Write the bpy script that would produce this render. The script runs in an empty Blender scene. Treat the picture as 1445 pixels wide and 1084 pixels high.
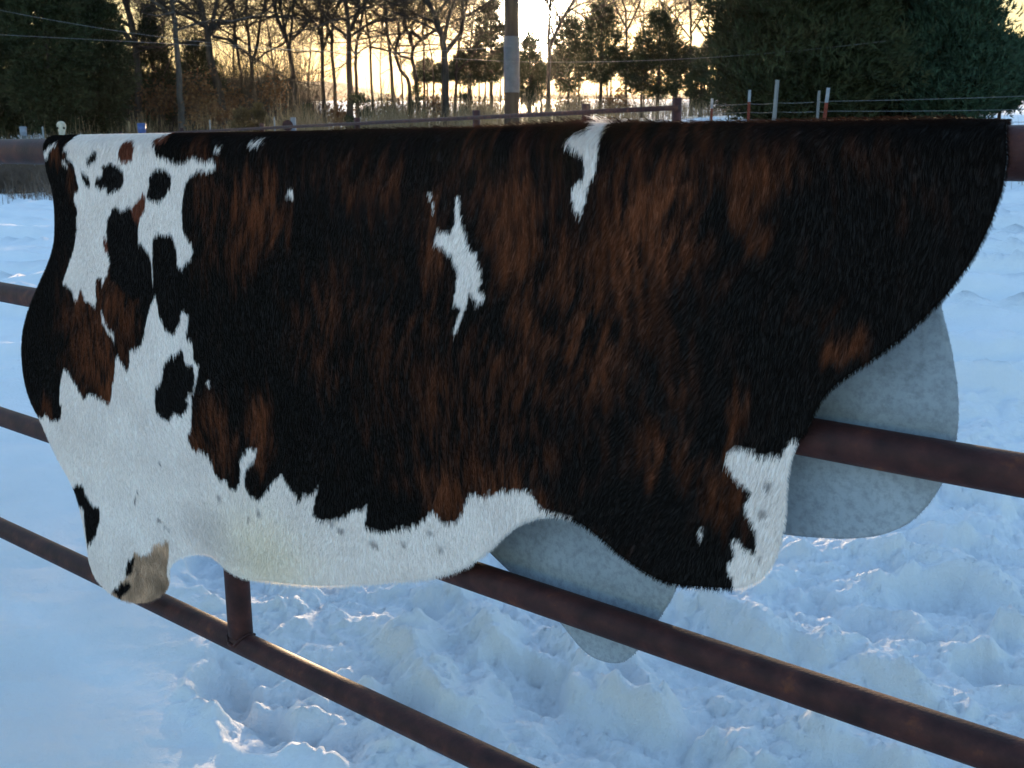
import bpy, math, random
import numpy as np
from math import radians

# ------------------------------------------------------------------ camera, sky, sun, exposure
SC = bpy.context.scene
COL = SC.collection
EYE = 1.6
FPX, PCX, PCY = 1450.0, 722.5, 542.0
PITCH = math.atan(330.0 / FPX)
cam_d = bpy.data.cameras.new("camera")
cam = bpy.data.objects.new("camera", cam_d)
COL.objects.link(cam)
cam.location = (0, 0, EYE)
cam.rotation_euler = (math.pi / 2 - PITCH, 0, 0)
cam_d.sensor_fit = 'HORIZONTAL'
cam_d.sensor_width = 36.0
cam_d.lens = 36.0 * FPX / 1445.0
cam_d.clip_start = 0.05
cam_d.clip_end = 3000
cam_d.dof.use_dof = True
cam_d.dof.focus_distance = 2.2
cam_d.dof.aperture_fstop = 13.0
SC.camera = cam

SUN_EL = radians(6.98)
SUN_AZ = radians(0.84)          # to the right of +Y
SUN = np.array([math.cos(SUN_EL) * math.sin(SUN_AZ), math.cos(SUN_EL) * math.cos(SUN_AZ), math.sin(SUN_EL)])
SKY_STRENGTH = 0.15
SUN_STRENGTH = 3.5
EXPOSURE = 2.4
world = bpy.data.worlds.new("World")
SC.world = world
world.use_nodes = True
wn, wl = world.node_tree.nodes, world.node_tree.links
wn.clear()
w_out = wn.new("ShaderNodeOutputWorld")
w_bg = wn.new("ShaderNodeBackground")
w_sky = wn.new("ShaderNodeTexSky")
w_sky.sky_type = 'NISHITA'
w_sky.sun_disc = False
w_sky.sun_elevation = SUN_EL
w_sky.sun_rotation = SUN_AZ
w_sky.air_density = 1.0
w_sky.dust_density = 0.6
w_sky.ozone_density = 2.0
w_bg.inputs["Strength"].default_value = SKY_STRENGTH
# the sun's own disc and its aureole, as seen in the open sky
w_tc = wn.new("ShaderNodeTexCoord")
w_dot = wn.new("ShaderNodeVectorMath"); w_dot.operation = 'DOT_PRODUCT'
w_dot.inputs[1].default_value = tuple(SUN)
wl.new(w_tc.outputs["Generated"], w_dot.inputs[0])


def glow(k, amp, col):
    s = wn.new("ShaderNodeMath"); s.operation = 'SUBTRACT'; s.inputs[1].default_value = 1.0
    wl.new(w_dot.outputs["Value"], s.inputs[0])
    m = wn.new("ShaderNodeMath"); m.operation = 'MULTIPLY'; m.inputs[1].default_value = k
    wl.new(s.outputs[0], m.inputs[0])
    e = wn.new("ShaderNodeMath"); e.operation = 'EXPONENT'
    wl.new(m.outputs[0], e.inputs[0])
    v = wn.new("ShaderNodeVectorMath"); v.operation = 'SCALE'
    v.inputs[0].default_value = tuple(c * amp for c in col)
    wl.new(e.outputs[0], v.inputs["Scale"])
    return v


def wmath(op, a, b=None):
    n = wn.new("ShaderNodeMath"); n.operation = op
    for i, v in enumerate((a, b)):
        if v is None: continue
        if isinstance(v, (int, float)): n.inputs[i].default_value = v
        else: wl.new(v, n.inputs[i])
    return n.outputs[0]


# soft cap keeps the bright part of the sky near one luminance, tinted cream towards the sun; the same everywhere
SKY_CAP = 1.35
w_l = wn.new("ShaderNodeVectorMath"); w_l.operation = 'DOT_PRODUCT'; w_l.inputs[1].default_value = (0.2, 0.7, 0.1)
wl.new(w_sky.outputs["Color"], w_l.inputs[0])
r_ = wmath('DIVIDE', w_l.outputs["Value"], SKY_CAP)
f_ = wmath('POWER', wmath('ADD', wmath('POWER', r_, 3.0), 1.0), -1.0 / 3.0)
w_c = wn.new("ShaderNodeVectorMath"); w_c.operation = 'SCALE'
wl.new(w_sky.outputs["Color"], w_c.inputs[0]); wl.new(f_, w_c.inputs["Scale"])
w_mr = wn.new("ShaderNodeMapRange"); w_mr.interpolation_type = 'SMOOTHSTEP'
w_mr.inputs["From Min"].default_value = 1.0; w_mr.inputs["From Max"].default_value = 3.0
wl.new(r_, w_mr.inputs["Value"])
w_t = wn.new("ShaderNodeMix"); w_t.data_type = 'RGBA'; w_t.inputs[6].default_value = (1, 1, 1, 1); w_t.inputs[7].default_value = (1.14, 0.97, 0.58, 1)
wl.new(w_mr.outputs[0], w_t.inputs[0])
w_mu = wn.new("ShaderNodeVectorMath"); w_mu.operation = 'MULTIPLY'
wl.new(w_c.outputs[0], w_mu.inputs[0]); wl.new(w_t.outputs[2], w_mu.inputs[1])
w_cur = w_mu.outputs[0]
for k, amp, col in ((9000.0, 600.0, (1.0, 0.9, 0.7)), (1500.0, 20.0, (1.0, 0.88, 0.6)), (260.0, 0.7, (1.0, 0.70, 0.25))):
    g = glow(k, amp, col)
    a = wn.new("ShaderNodeVectorMath"); a.operation = 'ADD'
    wl.new(w_cur, a.inputs[0]); wl.new(g.outputs[0], a.inputs[1])
    w_cur = a.outputs[0]
wl.new(w_cur, w_bg.inputs["Color"])
wl.new(w_bg.outputs[0], w_out.inputs[0])

sun_d = bpy.data.lights.new("sun", 'SUN')
sun_d.energy = SUN_STRENGTH
sun_d.angle = radians(0.53)
sun_d.color = (1.0, 0.70, 0.42)
sun_o = bpy.data.objects.new("sun", sun_d)
COL.objects.link(sun_o)
from mathutils import Vector, Matrix
sun_o.rotation_euler = Vector(SUN).to_track_quat('Z', 'Y').to_euler()
SC.view_settings.view_transform = 'Standard'
SC.view_settings.look = 'None'
SC.view_settings.exposure = EXPOSURE
SC.view_settings.gamma = 1.0
SC.view_settings.use_curve_mapping = False
SC.render.engine = 'CYCLES'
SC.cycles.max_bounces = 6
SC.cycles.diffuse_bounces = 3
SC.cycles.transparent_max_bounces = 8
SC.cycles.use_denoising = True

# ------------------------------------------------------------------ numbers
rng = np.random.default_rng(7)
_PERM = np.random.default_rng(99).permutation(4096).astype(np.int64)
_GA = np.random.default_rng(5).uniform(0, 2 * math.pi, 4096)
_GX, _GY = np.cos(_GA), np.sin(_GA)


def noise(x, y, seed=0):
    """2D gradient noise, about -0.7 .. 0.7"""
    x = np.asarray(x, float) + seed * 17.37
    y = np.asarray(y, float) - seed * 9.11
    xi = np.floor(x).astype(np.int64); yi = np.floor(y).astype(np.int64)
    fx = x - xi; fy = y - yi
    u = fx * fx * fx * (fx * (fx * 6 - 15) + 10); v = fy * fy * fy * (fy * (fy * 6 - 15) + 10)

    def g(ix, iy, dx, dy):
        h = _PERM[(_PERM[ix & 4095] + iy) & 4095]
        return _GX[h] * dx + _GY[h] * dy
    n00 = g(xi, yi, fx, fy); n10 = g(xi + 1, yi, fx - 1, fy)
    n01 = g(xi, yi + 1, fx, fy - 1); n11 = g(xi + 1, yi + 1, fx - 1, fy - 1)
    a = n00 + u * (n10 - n00); b = n01 + u * (n11 - n01)
    return (a + v * (b - a)) * 1.4


def fbm(x, y, o=4, seed=0, gain=0.5):
    s = 0.0; a = 1.0
    for k in range(o):
        s = s + a * noise(x * 2.03 ** k, y * 2.03 ** k, seed + k * 3)
        a *= gain
    return s


def sstep(a, b, x):
    t = np.clip((x - a) / (b - a), 0, 1)
    return t * t * (3 - 2 * t)


def pip(poly, x, y):
    """points inside a polygon"""
    poly = np.asarray(poly); out = np.zeros(len(x), bool)
    bb = (x >= poly[:, 0].min()) & (x <= poly[:, 0].max()) & (y >= poly[:, 1].min()) & (y <= poly[:, 1].max())
    i = np.nonzero(bb)[0]
    if not len(i): return out
    X = x[i]; Y = y[i]; c = np.zeros(len(i), bool)
    px, py = poly[-1]
    for qx, qy in poly:
        if qy != py:
            c ^= ((qy > Y) != (py > Y)) & (X < (px - qx) * (Y - qy) / (py - qy) + qx)
        px, py = qx, qy
    out[i] = c
    return out


def smooth_poly(p, it=2):
    p = np.asarray(p, float)
    for _ in range(it):
        q = np.roll(p, -1, 0)
        p = np.stack([.75 * p + .25 * q, .25 * p + .75 * q], 1).reshape(-1, 2)
    return p


# ------------------------------------------------------------------ mesh + object helpers
def mesh_np(name, V, faces, mat=None, smooth=True):
    """faces: list of int arrays (m,3) or (m,4)"""
    V = np.asarray(V, np.float32).reshape(-1, 3)
    if isinstance(faces, np.ndarray): faces = [faces]
    faces = [np.asarray(f, np.int32) for f in faces if len(f)]
    me = bpy.data.meshes.new(name)
    me.vertices.add(len(V)); me.vertices.foreach_set("co", V.ravel())
    lv = np.concatenate([f.ravel() for f in faces])
    tot = np.concatenate([np.full(len(f), f.shape[1], np.int32) for f in faces])
    st = np.concatenate([[0], np.cumsum(tot)[:-1]]).astype(np.int32)
    me.loops.add(len(lv)); me.loops.foreach_set("vertex_index", lv)
    me.polygons.add(len(tot)); me.polygons.foreach_set("loop_start", st)
    try: me.polygons.foreach_set("loop_total", tot)
    except Exception: pass
    me.update(calc_edges=True)
    me.polygons.foreach_set("use_smooth", np.full(len(tot), smooth, bool))
    if mat: me.materials.append(mat)
    return me


def link(name, data, parent=None, loc=None):
    o = bpy.data.objects.new(name, data)
    COL.objects.link(o)
    if parent is not None: o.parent = parent
    if loc is not None: o.location = loc
    return o


def tag(o, label=None, cat=None, group=None, kind=None):
    if label: o["label"] = label
    if cat: o["category"] = cat
    if group: o["group"] = group
    if kind: o["kind"] = kind
    return o


class MB:
    """collects tubes, boxes, lathes and triangles into one mesh"""
    def __init__(s): s.V = []; s.T = []; s.Q = []; s.n = 0
    def add(s, V, Q=None, T=None):
        V = np.asarray(V, float).reshape(-1, 3)
        if Q is not None and len(Q): s.Q.append(np.asarray(Q, np.int64) + s.n)
        if T is not None and len(T): s.T.append(np.asarray(T, np.int64) + s.n)
        s.V.append(V); s.n += len(V)
    def tube(s, P, r, k=6, cap=False, tip=False):
        P = np.asarray(P, float); m = len(P)
        r = np.full(m, r, float) if np.isscalar(r) else np.asarray(r, float)
        t = np.gradient(P, axis=0); t /= np.linalg.norm(t, axis=1)[:, None] + 1e-12
        ref = np.array([0.31, 0.92, 0.22]) if abs(t[0, 1]) < .8 else np.array([0.95, 0.1, 0.3])
        a = np.cross(t, ref); a /= np.linalg.norm(a, axis=1)[:, None] + 1e-12
        b = np.cross(t, a)
        th = np.arange(k) * 2 * math.pi / k
        V = P[:, None, :] + r[:, None, None] * (np.cos(th)[None, :, None] * a[:, None, :] + np.sin(th)[None, :, None] * b[:, None, :])
        i = np.arange(m - 1)[:, None] * k; j = np.arange(k)[None, :]; j2 = (j + 1) % k
        Q = np.stack([i + j, i + j2, i + k + j2, i + k + j], -1).reshape(-1, 4)
        V = V.reshape(-1, 3); T = []
        if cap:
            V = np.vstack([V, P[:1], P[-1:]]); c0 = m * k; c1 = c0 + 1; e = (m - 1) * k
            T = [(c0, (q + 1) % k, q) for q in range(k)] + [(c1, e + q, e + (q + 1) % k) for q in range(k)]
        s.add(V, Q, T)
    def box(s, c, d, M=None):
        c = np.asarray(c, float); d = np.asarray(d, float) / 2
        g = np.array([(x, y, z) for x in (-1, 1) for y in (-1, 1) for z in (-1, 1)], float) * d
        if M is not None: g = g @ np.asarray(M).T
        s.add(g + c, [(0, 1, 3, 2), (4, 6, 7, 5), (0, 4, 5, 1), (2, 3, 7, 6), (0, 2, 6, 4), (1, 5, 7, 3)])
    def mesh(s, name, mat=None, smooth=True):
        V = np.vstack(s.V); f = []
        if s.Q: f.append(np.vstack(s.Q))
        if s.T: f.append(np.vstack(s.T))
        return mesh_np(name, V, f, mat, smooth)


# ------------------------------------------------------------------ materials
def new_mat(name, rough=0.6, spec=0.3):
    m = bpy.data.materials.new(name); m.use_nodes = True
    b = m.node_tree.nodes["Principled BSDF"]
    b.inputs["Roughness"].default_value = rough
    b.inputs["Specular IOR Level"].default_value = spec
    return m, m.node_tree.nodes, m.node_tree.links, b


def ramp_mat(name, scale, stops, rough=0.7, spec=0.2, bump=0.0, bscale=None, detail=6, stretch=None, coords="Object", dist=0.01, wave=None):
    m, N, L, b = new_mat(name, rough, spec)
    tc = N.new("ShaderNodeTexCoord"); mp = N.new("ShaderNodeMapping")
    if stretch: mp.inputs["Scale"].default_value = stretch
    L.new(tc.outputs[coords], mp.inputs[0])
    t = N.new("ShaderNodeTexNoise"); t.inputs["Scale"].default_value = scale; t.inputs["Detail"].default_value = detail
    t.inputs["Roughness"].default_value = 0.62
    L.new(mp.outputs[0], t.inputs["Vector"])
    r = N.new("ShaderNodeValToRGB")
    e = r.color_ramp.elements
    while len(e) > 1: e.remove(e[-1])
    e[0].position = stops[0][0]; e[0].color = (*stops[0][1], 1)
    for p, c in stops[1:]:
        q = e.new(p); q.color = (*c, 1)
    L.new(t.outputs["Fac"], r.inputs[0]); L.new(r.outputs[0], b.inputs["Base Color"])
    if bump:
        t2 = N.new("ShaderNodeTexNoise"); t2.inputs["Scale"].default_value = bscale or scale * 4; t2.inputs["Detail"].default_value = 5
        L.new(mp.outputs[0], t2.inputs["Vector"])
        bp = N.new("ShaderNodeBump"); bp.inputs["Strength"].default_value = bump; bp.inputs["Distance"].default_value = dist
        L.new(t2.outputs["Fac"], bp.inputs["Height"]); L.new(bp.outputs[0], b.inputs["Normal"])
    return m


def attr_mat(name, attr="tint", rough=0.6, spec=0.2, translucent=0.0):
    m, N, L, b = new_mat(name, rough, spec)
    a = N.new("ShaderNodeAttribute"); a.attribute_name = attr
    L.new(a.outputs["Color"], b.inputs["Base Color"])
    if translucent:
        tr = N.new("ShaderNodeBsdfTranslucent"); L.new(a.outputs["Color"], tr.inputs["Color"])
        mx = N.new("ShaderNodeMixShader"); mx.inputs[0].default_value = translucent
        out = N["Material Output"]
        L.new(b.outputs[0], mx.inputs[1]); L.new(tr.outputs[0], mx.inputs[2]); L.new(mx.outputs[0], out.inputs[0])
    return m


M = {}
M['rust'] = ramp_mat("rusted_pipe", 16.0, [(0.30, (0.020, 0.008, 0.008)), (0.48, (0.042, 0.0145, 0.013)), (0.60, (0.064, 0.021, 0.017)), (0.68, (0.12, 0.038, 0.018)), (0.74, (0.05, 0.014, 0.011))], rough=0.6, spec=0.22, bump=0.5, bscale=190, detail=12, dist=0.002)
M['bark'] = ramp_mat("dark_bark", 5.0, [(0.3, (0.022, 0.017, 0.014)), (0.55, (0.05, 0.04, 0.033)), (0.75, (0.09, 0.075, 0.062))], rough=0.9, spec=0.1, bump=0.6, bscale=25, stretch=(1, 1, .25), dist=0.03)
M['bark_grey'] = ramp_mat("grey_bark", 5.0, [(0.3, (0.035, 0.032, 0.03)), (0.55, (0.075, 0.07, 0.064)), (0.75, (0.13, 0.12, 0.11))], rough=0.9, spec=0.1, bump=0.6, bscale=25, stretch=(1, 1, .25), dist=0.03)
M['twig'] = ramp_mat("twig_bark", 2.0, [(0.3, (0.03, 0.022, 0.016)), (0.7, (0.075, 0.055, 0.04))], rough=0.85, spec=0.1)
M['cedar'] = ramp_mat("cedar_needles", 1.6, [(0.28, (0.012, 0.018, 0.007)), (0.48, (0.024, 0.034, 0.013)), (0.62, (0.04, 0.045, 0.018)), (0.78, (0.065, 0.05, 0.022))], rough=0.75, spec=0.15)
M['cedar_green'] = ramp_mat("green_cedar_needles", 1.6, [(0.28, (0.018, 0.035, 0.02)), (0.5, (0.03, 0.062, 0.036)), (0.68, (0.05, 0.085, 0.045)), (0.8, (0.09, 0.07, 0.035))], rough=0.75, spec=0.15)
M['cedar_brown'] = ramp_mat("winter_cedar_needles", 1.6, [(0.28, (0.04, 0.03, 0.014)), (0.5, (0.085, 0.062, 0.026)), (0.75, (0.13, 0.09, 0.035))], rough=0.75, spec=0.15)
M['oakleaf'] = ramp_mat("dead_oak_leaf", 3.0, [(0.28, (0.06, 0.028, 0.014)), (0.5, (0.13, 0.06, 0.024)), (0.75, (0.21, 0.115, 0.04))], rough=0.7, spec=0.15)
M['straw'] = ramp_mat("dry_grass", 1.2, [(0.28, (0.10, 0.066, 0.038)), (0.5, (0.24, 0.165, 0.09)), (0.75, (0.36, 0.27, 0.16))], rough=0.8, spec=0.1)
M['weed'] = ramp_mat("dead_weed", 1.2, [(0.28, (0.07, 0.05, 0.04)), (0.5, (0.15, 0.11, 0.085)), (0.75, (0.24, 0.18, 0.14))], rough=0.8, spec=0.1)
M['pole'] = ramp_mat("weathered_pole", 6.0, [(0.3, (0.03, 0.02, 0.015)), (0.6, (0.06, 0.042, 0.03)), (0.8, (0.1, 0.075, 0.055))], rough=0.85, spec=0.1, stretch=(1, 1, .08), bump=.4, bscale=30)
M['bandgrey'] = ramp_mat("band_blue_grey", 8.0, [(0.3, (0.055, 0.056, 0.065)), (0.7, (0.09, 0.092, 0.105))], rough=0.5, spec=0.5)
M['post_white'] = ramp_mat("white_post_paint", 12.0, [(0.3, (0.16, 0.18, 0.2)), (0.7, (0.27, 0.29, 0.31))], rough=0.6)
M['post_red'] = ramp_mat("red_post_paint", 12.0, [(0.3, (0.11, 0.02, 0.012)), (0.7, (0.17, 0.034, 0.02))], rough=0.6)
M['greywood'] = ramp_mat("grey_wood", 10.0, [(0.3, (0.11, 0.105, 0.10)), (0.7, (0.24, 0.23, 0.21))], rough=0.85, stretch=(1, 1, .1))
M['wire'] = ramp_mat("wire_metal", 20.0, [(0.3, (0.06, 0.06, 0.06)), (0.7, (0.14, 0.14, 0.14))], rough=0.5, spec=0.5)
M['bone'] = ramp_mat("bleached_bone", 14.0, [(0.3, (0.36, 0.31, 0.23)), (0.7, (0.62, 0.56, 0.44))], rough=0.7)
M['blue'] = ramp_mat("blue_plastic", 4.0, [(0.3, (0.03, 0.06, 0.19)), (0.7, (0.05, 0.10, 0.28))], rough=0.45, spec=0.4)
M['palegrey'] = ramp_mat("pale_plastic", 4.0, [(0.3, (0.16, 0.18, 0.22)), (0.7, (0.24, 0.27, 0.32))], rough=0.5, spec=0.4)
M['hill'] = ramp_mat("wooded_hill", 0.05, [(0.3, (0.035, 0.035, 0.03)), (0.6, (0.075, 0.07, 0.06)), (0.8, (0.14, 0.13, 0.12))], rough=0.95, spec=0.0, bump=1.0, bscale=0.4, dist=3.0)


def snow_mat():
    m, N, L, b = new_mat("snow", 0.55, 0.25)
    tc = N.new("ShaderNodeTexCoord")
    t = N.new("ShaderNodeTexNoise"); t.inputs["Scale"].default_value = 2.5; t.inputs["Detail"].default_value = 8
    L.new(tc.outputs["Object"], t.inputs["Vector"])
    r = N.new("ShaderNodeValToRGB")
    r.color_ramp.elements[0].position = .3; r.color_ramp.elements[0].color = (0.83, 0.85, 0.87, 1)
    r.color_ramp.elements[1].position = .7; r.color_ramp.elements[1].color = (0.9, 0.91, 0.92, 1)
    L.new(t.outputs["Fac"], r.inputs[0]); L.new(r.outputs[0], b.inputs["Base Color"])
    b.inputs["Subsurface Weight"].default_value = 0.0
    t2 = N.new("ShaderNodeTexNoise"); t2.inputs["Scale"].default_value = 34; t2.inputs["Detail"].default_value = 9; t2.inputs["Roughness"].default_value = 0.72
    L.new(tc.outputs["Object"], t2.inputs["Vector"])
    bp = N.new("ShaderNodeBump"); bp.inputs["Strength"].default_value = 0.85; bp.inputs["Distance"].default_value = 0.017
    L.new(t2.outputs["Fac"], bp.inputs["Height"])
    t3 = N.new("ShaderNodeTexNoise"); t3.inputs["Scale"].default_value = 170; t3.inputs["Detail"].default_value = 4; t3.inputs["Roughness"].default_value = 0.75
    L.new(tc.outputs["Object"], t3.inputs["Vector"])
    b2 = N.new("ShaderNodeBump"); b2.inputs["Strength"].default_value = 0.8; b2.inputs["Distance"].default_value = 0.0035
    L.new(t3.outputs["Fac"], b2.inputs["Height"]); L.new(bp.outputs[0], b2.inputs["Normal"]); L.new(b2.outputs[0], b.inputs["Normal"])
    return m


M['snow'] = snow_mat()

# ---- the hide: outline and patches of its coat, metres (u, z)
FRONT = [[2.508,.031],[2.515,-.006],[2.517,-.054],[2.494,-.097],[2.489,-.151],[2.496,-.211],[2.51,-.261],[2.554,-.319],[2.621,-.381],[2.691,-.451],[2.741,-.52],[2.769,-.589],[2.775,-.657],[2.766,-.718],[2.736,-.768],[2.686,-.805],[2.659,-.841],[2.617,-.889],[2.573,-.925],[2.525,-.961],[2.485,-1.008],[2.444,-1.077],[2.423,-1.139],[2.416,-1.193],[2.39,-1.227],[2.342,-1.245],[2.278,-1.257],[2.204,-1.255],[2.121,-1.229],[2.053,-1.188],[2.031,-1.151],[2.033,-1.114],[2.013,-1.088],[1.97,-1.062],[1.902,-1.037],[1.838,-1.026],[1.809,-1.034],[1.773,-1.045],[1.735,-1.05],[1.686,-1.05],[1.605,-1.037],[1.47,-1.013],[1.342,-.977],[1.201,-.929],[1.091,-.892],[1.029,-.867],[.969,-.834],[.911,-.793],[.874,-.758],[.838,-.719],[.8,-.689],[.744,-.664],[.703,-.658],[.671,-.661],[.632,-.675],[.593,-.697],[.548,-.714],[.504,-.727],[.468,-.727],[.421,-.718],[.368,-.707],[.337,-.696],[.307,-.669],[.289,-.631],[.28,-.587],[.279,-.54],[.28,-.494],[.273,-.446],[.252,-.414],[.243,-.385],[.229,-.355],[.203,-.328],[.183,-.311],[.154,-.287],[.126,-.261],[.099,-.231],[.077,-.205],[.057,-.174],[.037,-.137],[.023,-.099],[.015,-.066],[.011,-.043],[.01,-.016],[.01,-.002]]
BACK = [[.04,-.002],[.044,-.07],[.067,-.125],[.087,-.172],[.103,-.215],[.086,-.26],[.075,-.301],[.064,-.352],[.06,-.405],[.066,-.461],[.08,-.503],[.109,-.555],[.15,-.588],[.205,-.61],[.264,-.622],[.313,-.63],[.377,-.634],[.443,-.659],[.491,-.698],[.514,-.745],[.526,-.797],[.559,-.859],[.588,-.909],[.614,-.954],[.643,-.979],[.689,-.987],[.727,-.979],[.762,-.953],[.789,-.931],[.881,-.883],[.971,-.837],[1.026,-.802],[1.151,-.791],[1.382,-.818],[1.645,-.858],[1.948,-.894],[2.294,-.903],[2.472,-.805],[2.587,-.646],[2.585,-.387],[2.546,-.177],[2.54,-.056],[2.542,-.004]]
WHITE = [[[2.374,.057],[1.937,.051],[1.939,.04],[1.986,.022],[1.969,.012],[1.965,-.004],[1.937,-.016],[1.903,-.021],[1.858,-.033],[1.834,-.02],[1.805,-.012],[1.779,-.023],[1.73,-.021],[1.718,-.038],[1.76,-.048],[1.792,-.045],[1.821,-.054],[1.843,-.075],[1.864,-.105],[1.871,-.138],[1.875,-.171],[1.869,-.194],[1.851,-.212],[1.835,-.222],[1.833,-.242],[1.845,-.26],[1.872,-.268],[1.889,-.286],[1.903,-.277],[1.902,-.246],[1.911,-.223],[1.923,-.204],[1.956,-.205],[1.986,-.203],[2.014,-.222],[2.02,-.261],[2.021,-.299],[2.024,-.338],[2.033,-.335],[2.031,-.268],[2.049,-.248],[2.071,-.228],[2.084,-.247],[2.08,-.222],[2.139,-.204],[2.204,-.279],[2.217,-.273],[2.219,-.306],[2.244,-.334],[2.262,-.361],[2.261,-.331],[2.286,-.337],[2.298,-.36],[2.299,-.391],[2.309,-.426],[2.321,-.412],[2.364,-.408],[2.38,-.375],[2.408,-.408],[2.423,-.41],[2.433,-.383],[2.487,-.366],[2.445,-.322],[2.421,-.293],[2.418,-.297],[2.391,-.253],[2.372,-.211],[2.37,-.177],[2.359,-.158],[2.374,-.14],[2.381,-.118],[2.348,-.095],[2.352,-.081],[2.358,-.056],[2.365,-.034],[2.389,-.023],[2.401,-.008],[2.374,-.001],[2.42,.006],[2.378,.035]],[[2.016,-.355],[2.01,-.38],[2.005,-.411],[1.978,-.441],[1.944,-.458],[1.909,-.426],[1.89,-.389],[1.862,-.399],[1.868,-.429],[1.881,-.458],[1.854,-.46],[1.846,-.485],[1.846,-.51],[1.824,-.521],[1.84,-.558],[1.856,-.596],[1.862,-.593],[1.865,-.644],[1.877,-.692],[1.894,-.714],[1.882,-.737],[1.874,-.744],[1.823,-.742],[1.793,-.758],[1.782,-.792],[1.76,-.802],[1.737,-.797],[1.728,-.817],[1.705,-.818],[1.687,-.798],[1.679,-.768],[1.685,-.744],[1.651,-.703],[1.613,-.694],[1.626,-.726],[1.656,-.753],[1.669,-.78],[1.668,-.805],[1.651,-.822],[1.619,-.829],[1.596,-.8],[1.567,-.773],[1.529,-.739],[1.511,-.765],[1.492,-.781],[1.473,-.787],[1.482,-.809],[1.457,-.78],[1.428,-.77],[1.4,-.748],[1.416,-.781],[1.426,-.82],[1.412,-.829],[1.378,-.823],[1.336,-.809],[1.307,-.793],[1.284,-.773],[1.262,-.773],[1.244,-.759],[1.249,-.783],[1.257,-.81],[1.242,-.818],[1.216,-.813],[1.184,-.805],[1.142,-.789],[1.101,-.771],[1.076,-.75],[1.048,-.728],[1.036,-.735],[1.025,-.743],[1.002,-.743],[.979,-.733],[.964,-.712],[.956,-.684],[.941,-.664],[.92,-.665],[.898,-.662],[.873,-.649],[.856,-.637],[.836,-.637],[.812,-.625],[.795,-.628],[.775,-.636],[.762,-.652],[.746,-.658],[.724,-.657],[.686,-.655],[.7,-.903],[2.66,-1.573],[2.885,-1.095],[2.706,-.792],[2.679,-.796],[2.641,-.774],[2.62,-.792],[2.547,-.776],[2.534,-.726],[2.546,-.734],[2.537,-.668],[2.511,-.615],[2.473,-.639],[2.44,-.666],[2.411,-.699],[2.38,-.674],[2.336,-.675],[2.28,-.687],[2.265,-.68],[2.239,-.606],[2.22,-.55],[2.209,-.545],[2.191,-.565],[2.17,-.582],[2.155,-.553],[2.154,-.523],[2.102,-.505],[2.082,-.481],[2.069,-.436],[2.044,-.394]],[[2.442,.024],[2.484,.006],[2.509,-.025],[2.537,-.028],[2.511,.003],[2.472,.025]],[[2.43,-.029],[2.415,-.027],[2.391,-.038],[2.4,-.043]],[[2.28,-.423],[2.266,-.445],[2.252,-.47],[2.223,-.486],[2.223,-.506],[2.235,-.495],[2.254,-.483],[2.275,-.457]],[[1.724,.01],[1.69,.008],[1.701,.001],[1.722,.001]],[[1.598,.019],[1.572,.025],[1.545,.021],[1.553,.012],[1.588,.012]],[[1.478,-.091],[1.446,-.078],[1.45,-.104],[1.461,-.093]],[[.97,-.084],[.961,-.086],[.958,-.12],[.945,-.158],[.939,-.177],[.919,-.186],[.916,-.21],[.907,-.224],[.91,-.244],[.917,-.255],[.897,-.263],[.904,-.281],[.92,-.278],[.937,-.266],[.947,-.293],[.961,-.319],[.978,-.352],[.982,-.347],[.971,-.315],[.96,-.289],[.981,-.293],[.973,-.265],[.969,-.224],[.976,-.209],[.989,-.193],[1.013,-.182],[1.03,-.173],[1.019,-.147],[1.005,-.151],[.985,-.153],[.971,-.13],[.974,-.101]],[[1.045,-.078],[1.038,-.078],[1.025,-.102],[1.027,-.117],[1.033,-.103]],[[.668,.047],[.641,.047],[.646,.03],[.646,.013],[.651,-.012],[.658,-.038],[.671,-.065],[.676,-.091],[.681,-.107],[.695,-.101],[.704,-.079],[.698,-.056],[.679,-.043],[.677,-.026],[.683,-.004],[.705,.005],[.724,.018],[.7,.029],[.678,.035]],[[.372,-.466],[.353,-.465],[.333,-.468],[.308,-.469],[.292,-.464],[.288,-.449],[.278,-.438],[.262,-.431],[.246,-.434],[.229,-.693],[.38,-.737],[.358,-.702],[.365,-.685],[.373,-.667],[.361,-.647],[.367,-.62],[.353,-.622],[.338,-.631],[.324,-.629],[.323,-.6],[.332,-.583],[.345,-.569],[.347,-.556],[.338,-.532],[.353,-.521],[.368,-.511],[.388,-.495],[.384,-.485]],[[.43,-.616],[.417,-.623],[.42,-.637],[.426,-.631]],[[1.795,-.549],[1.787,-.551],[1.789,-.569],[1.8,-.563]]]
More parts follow.
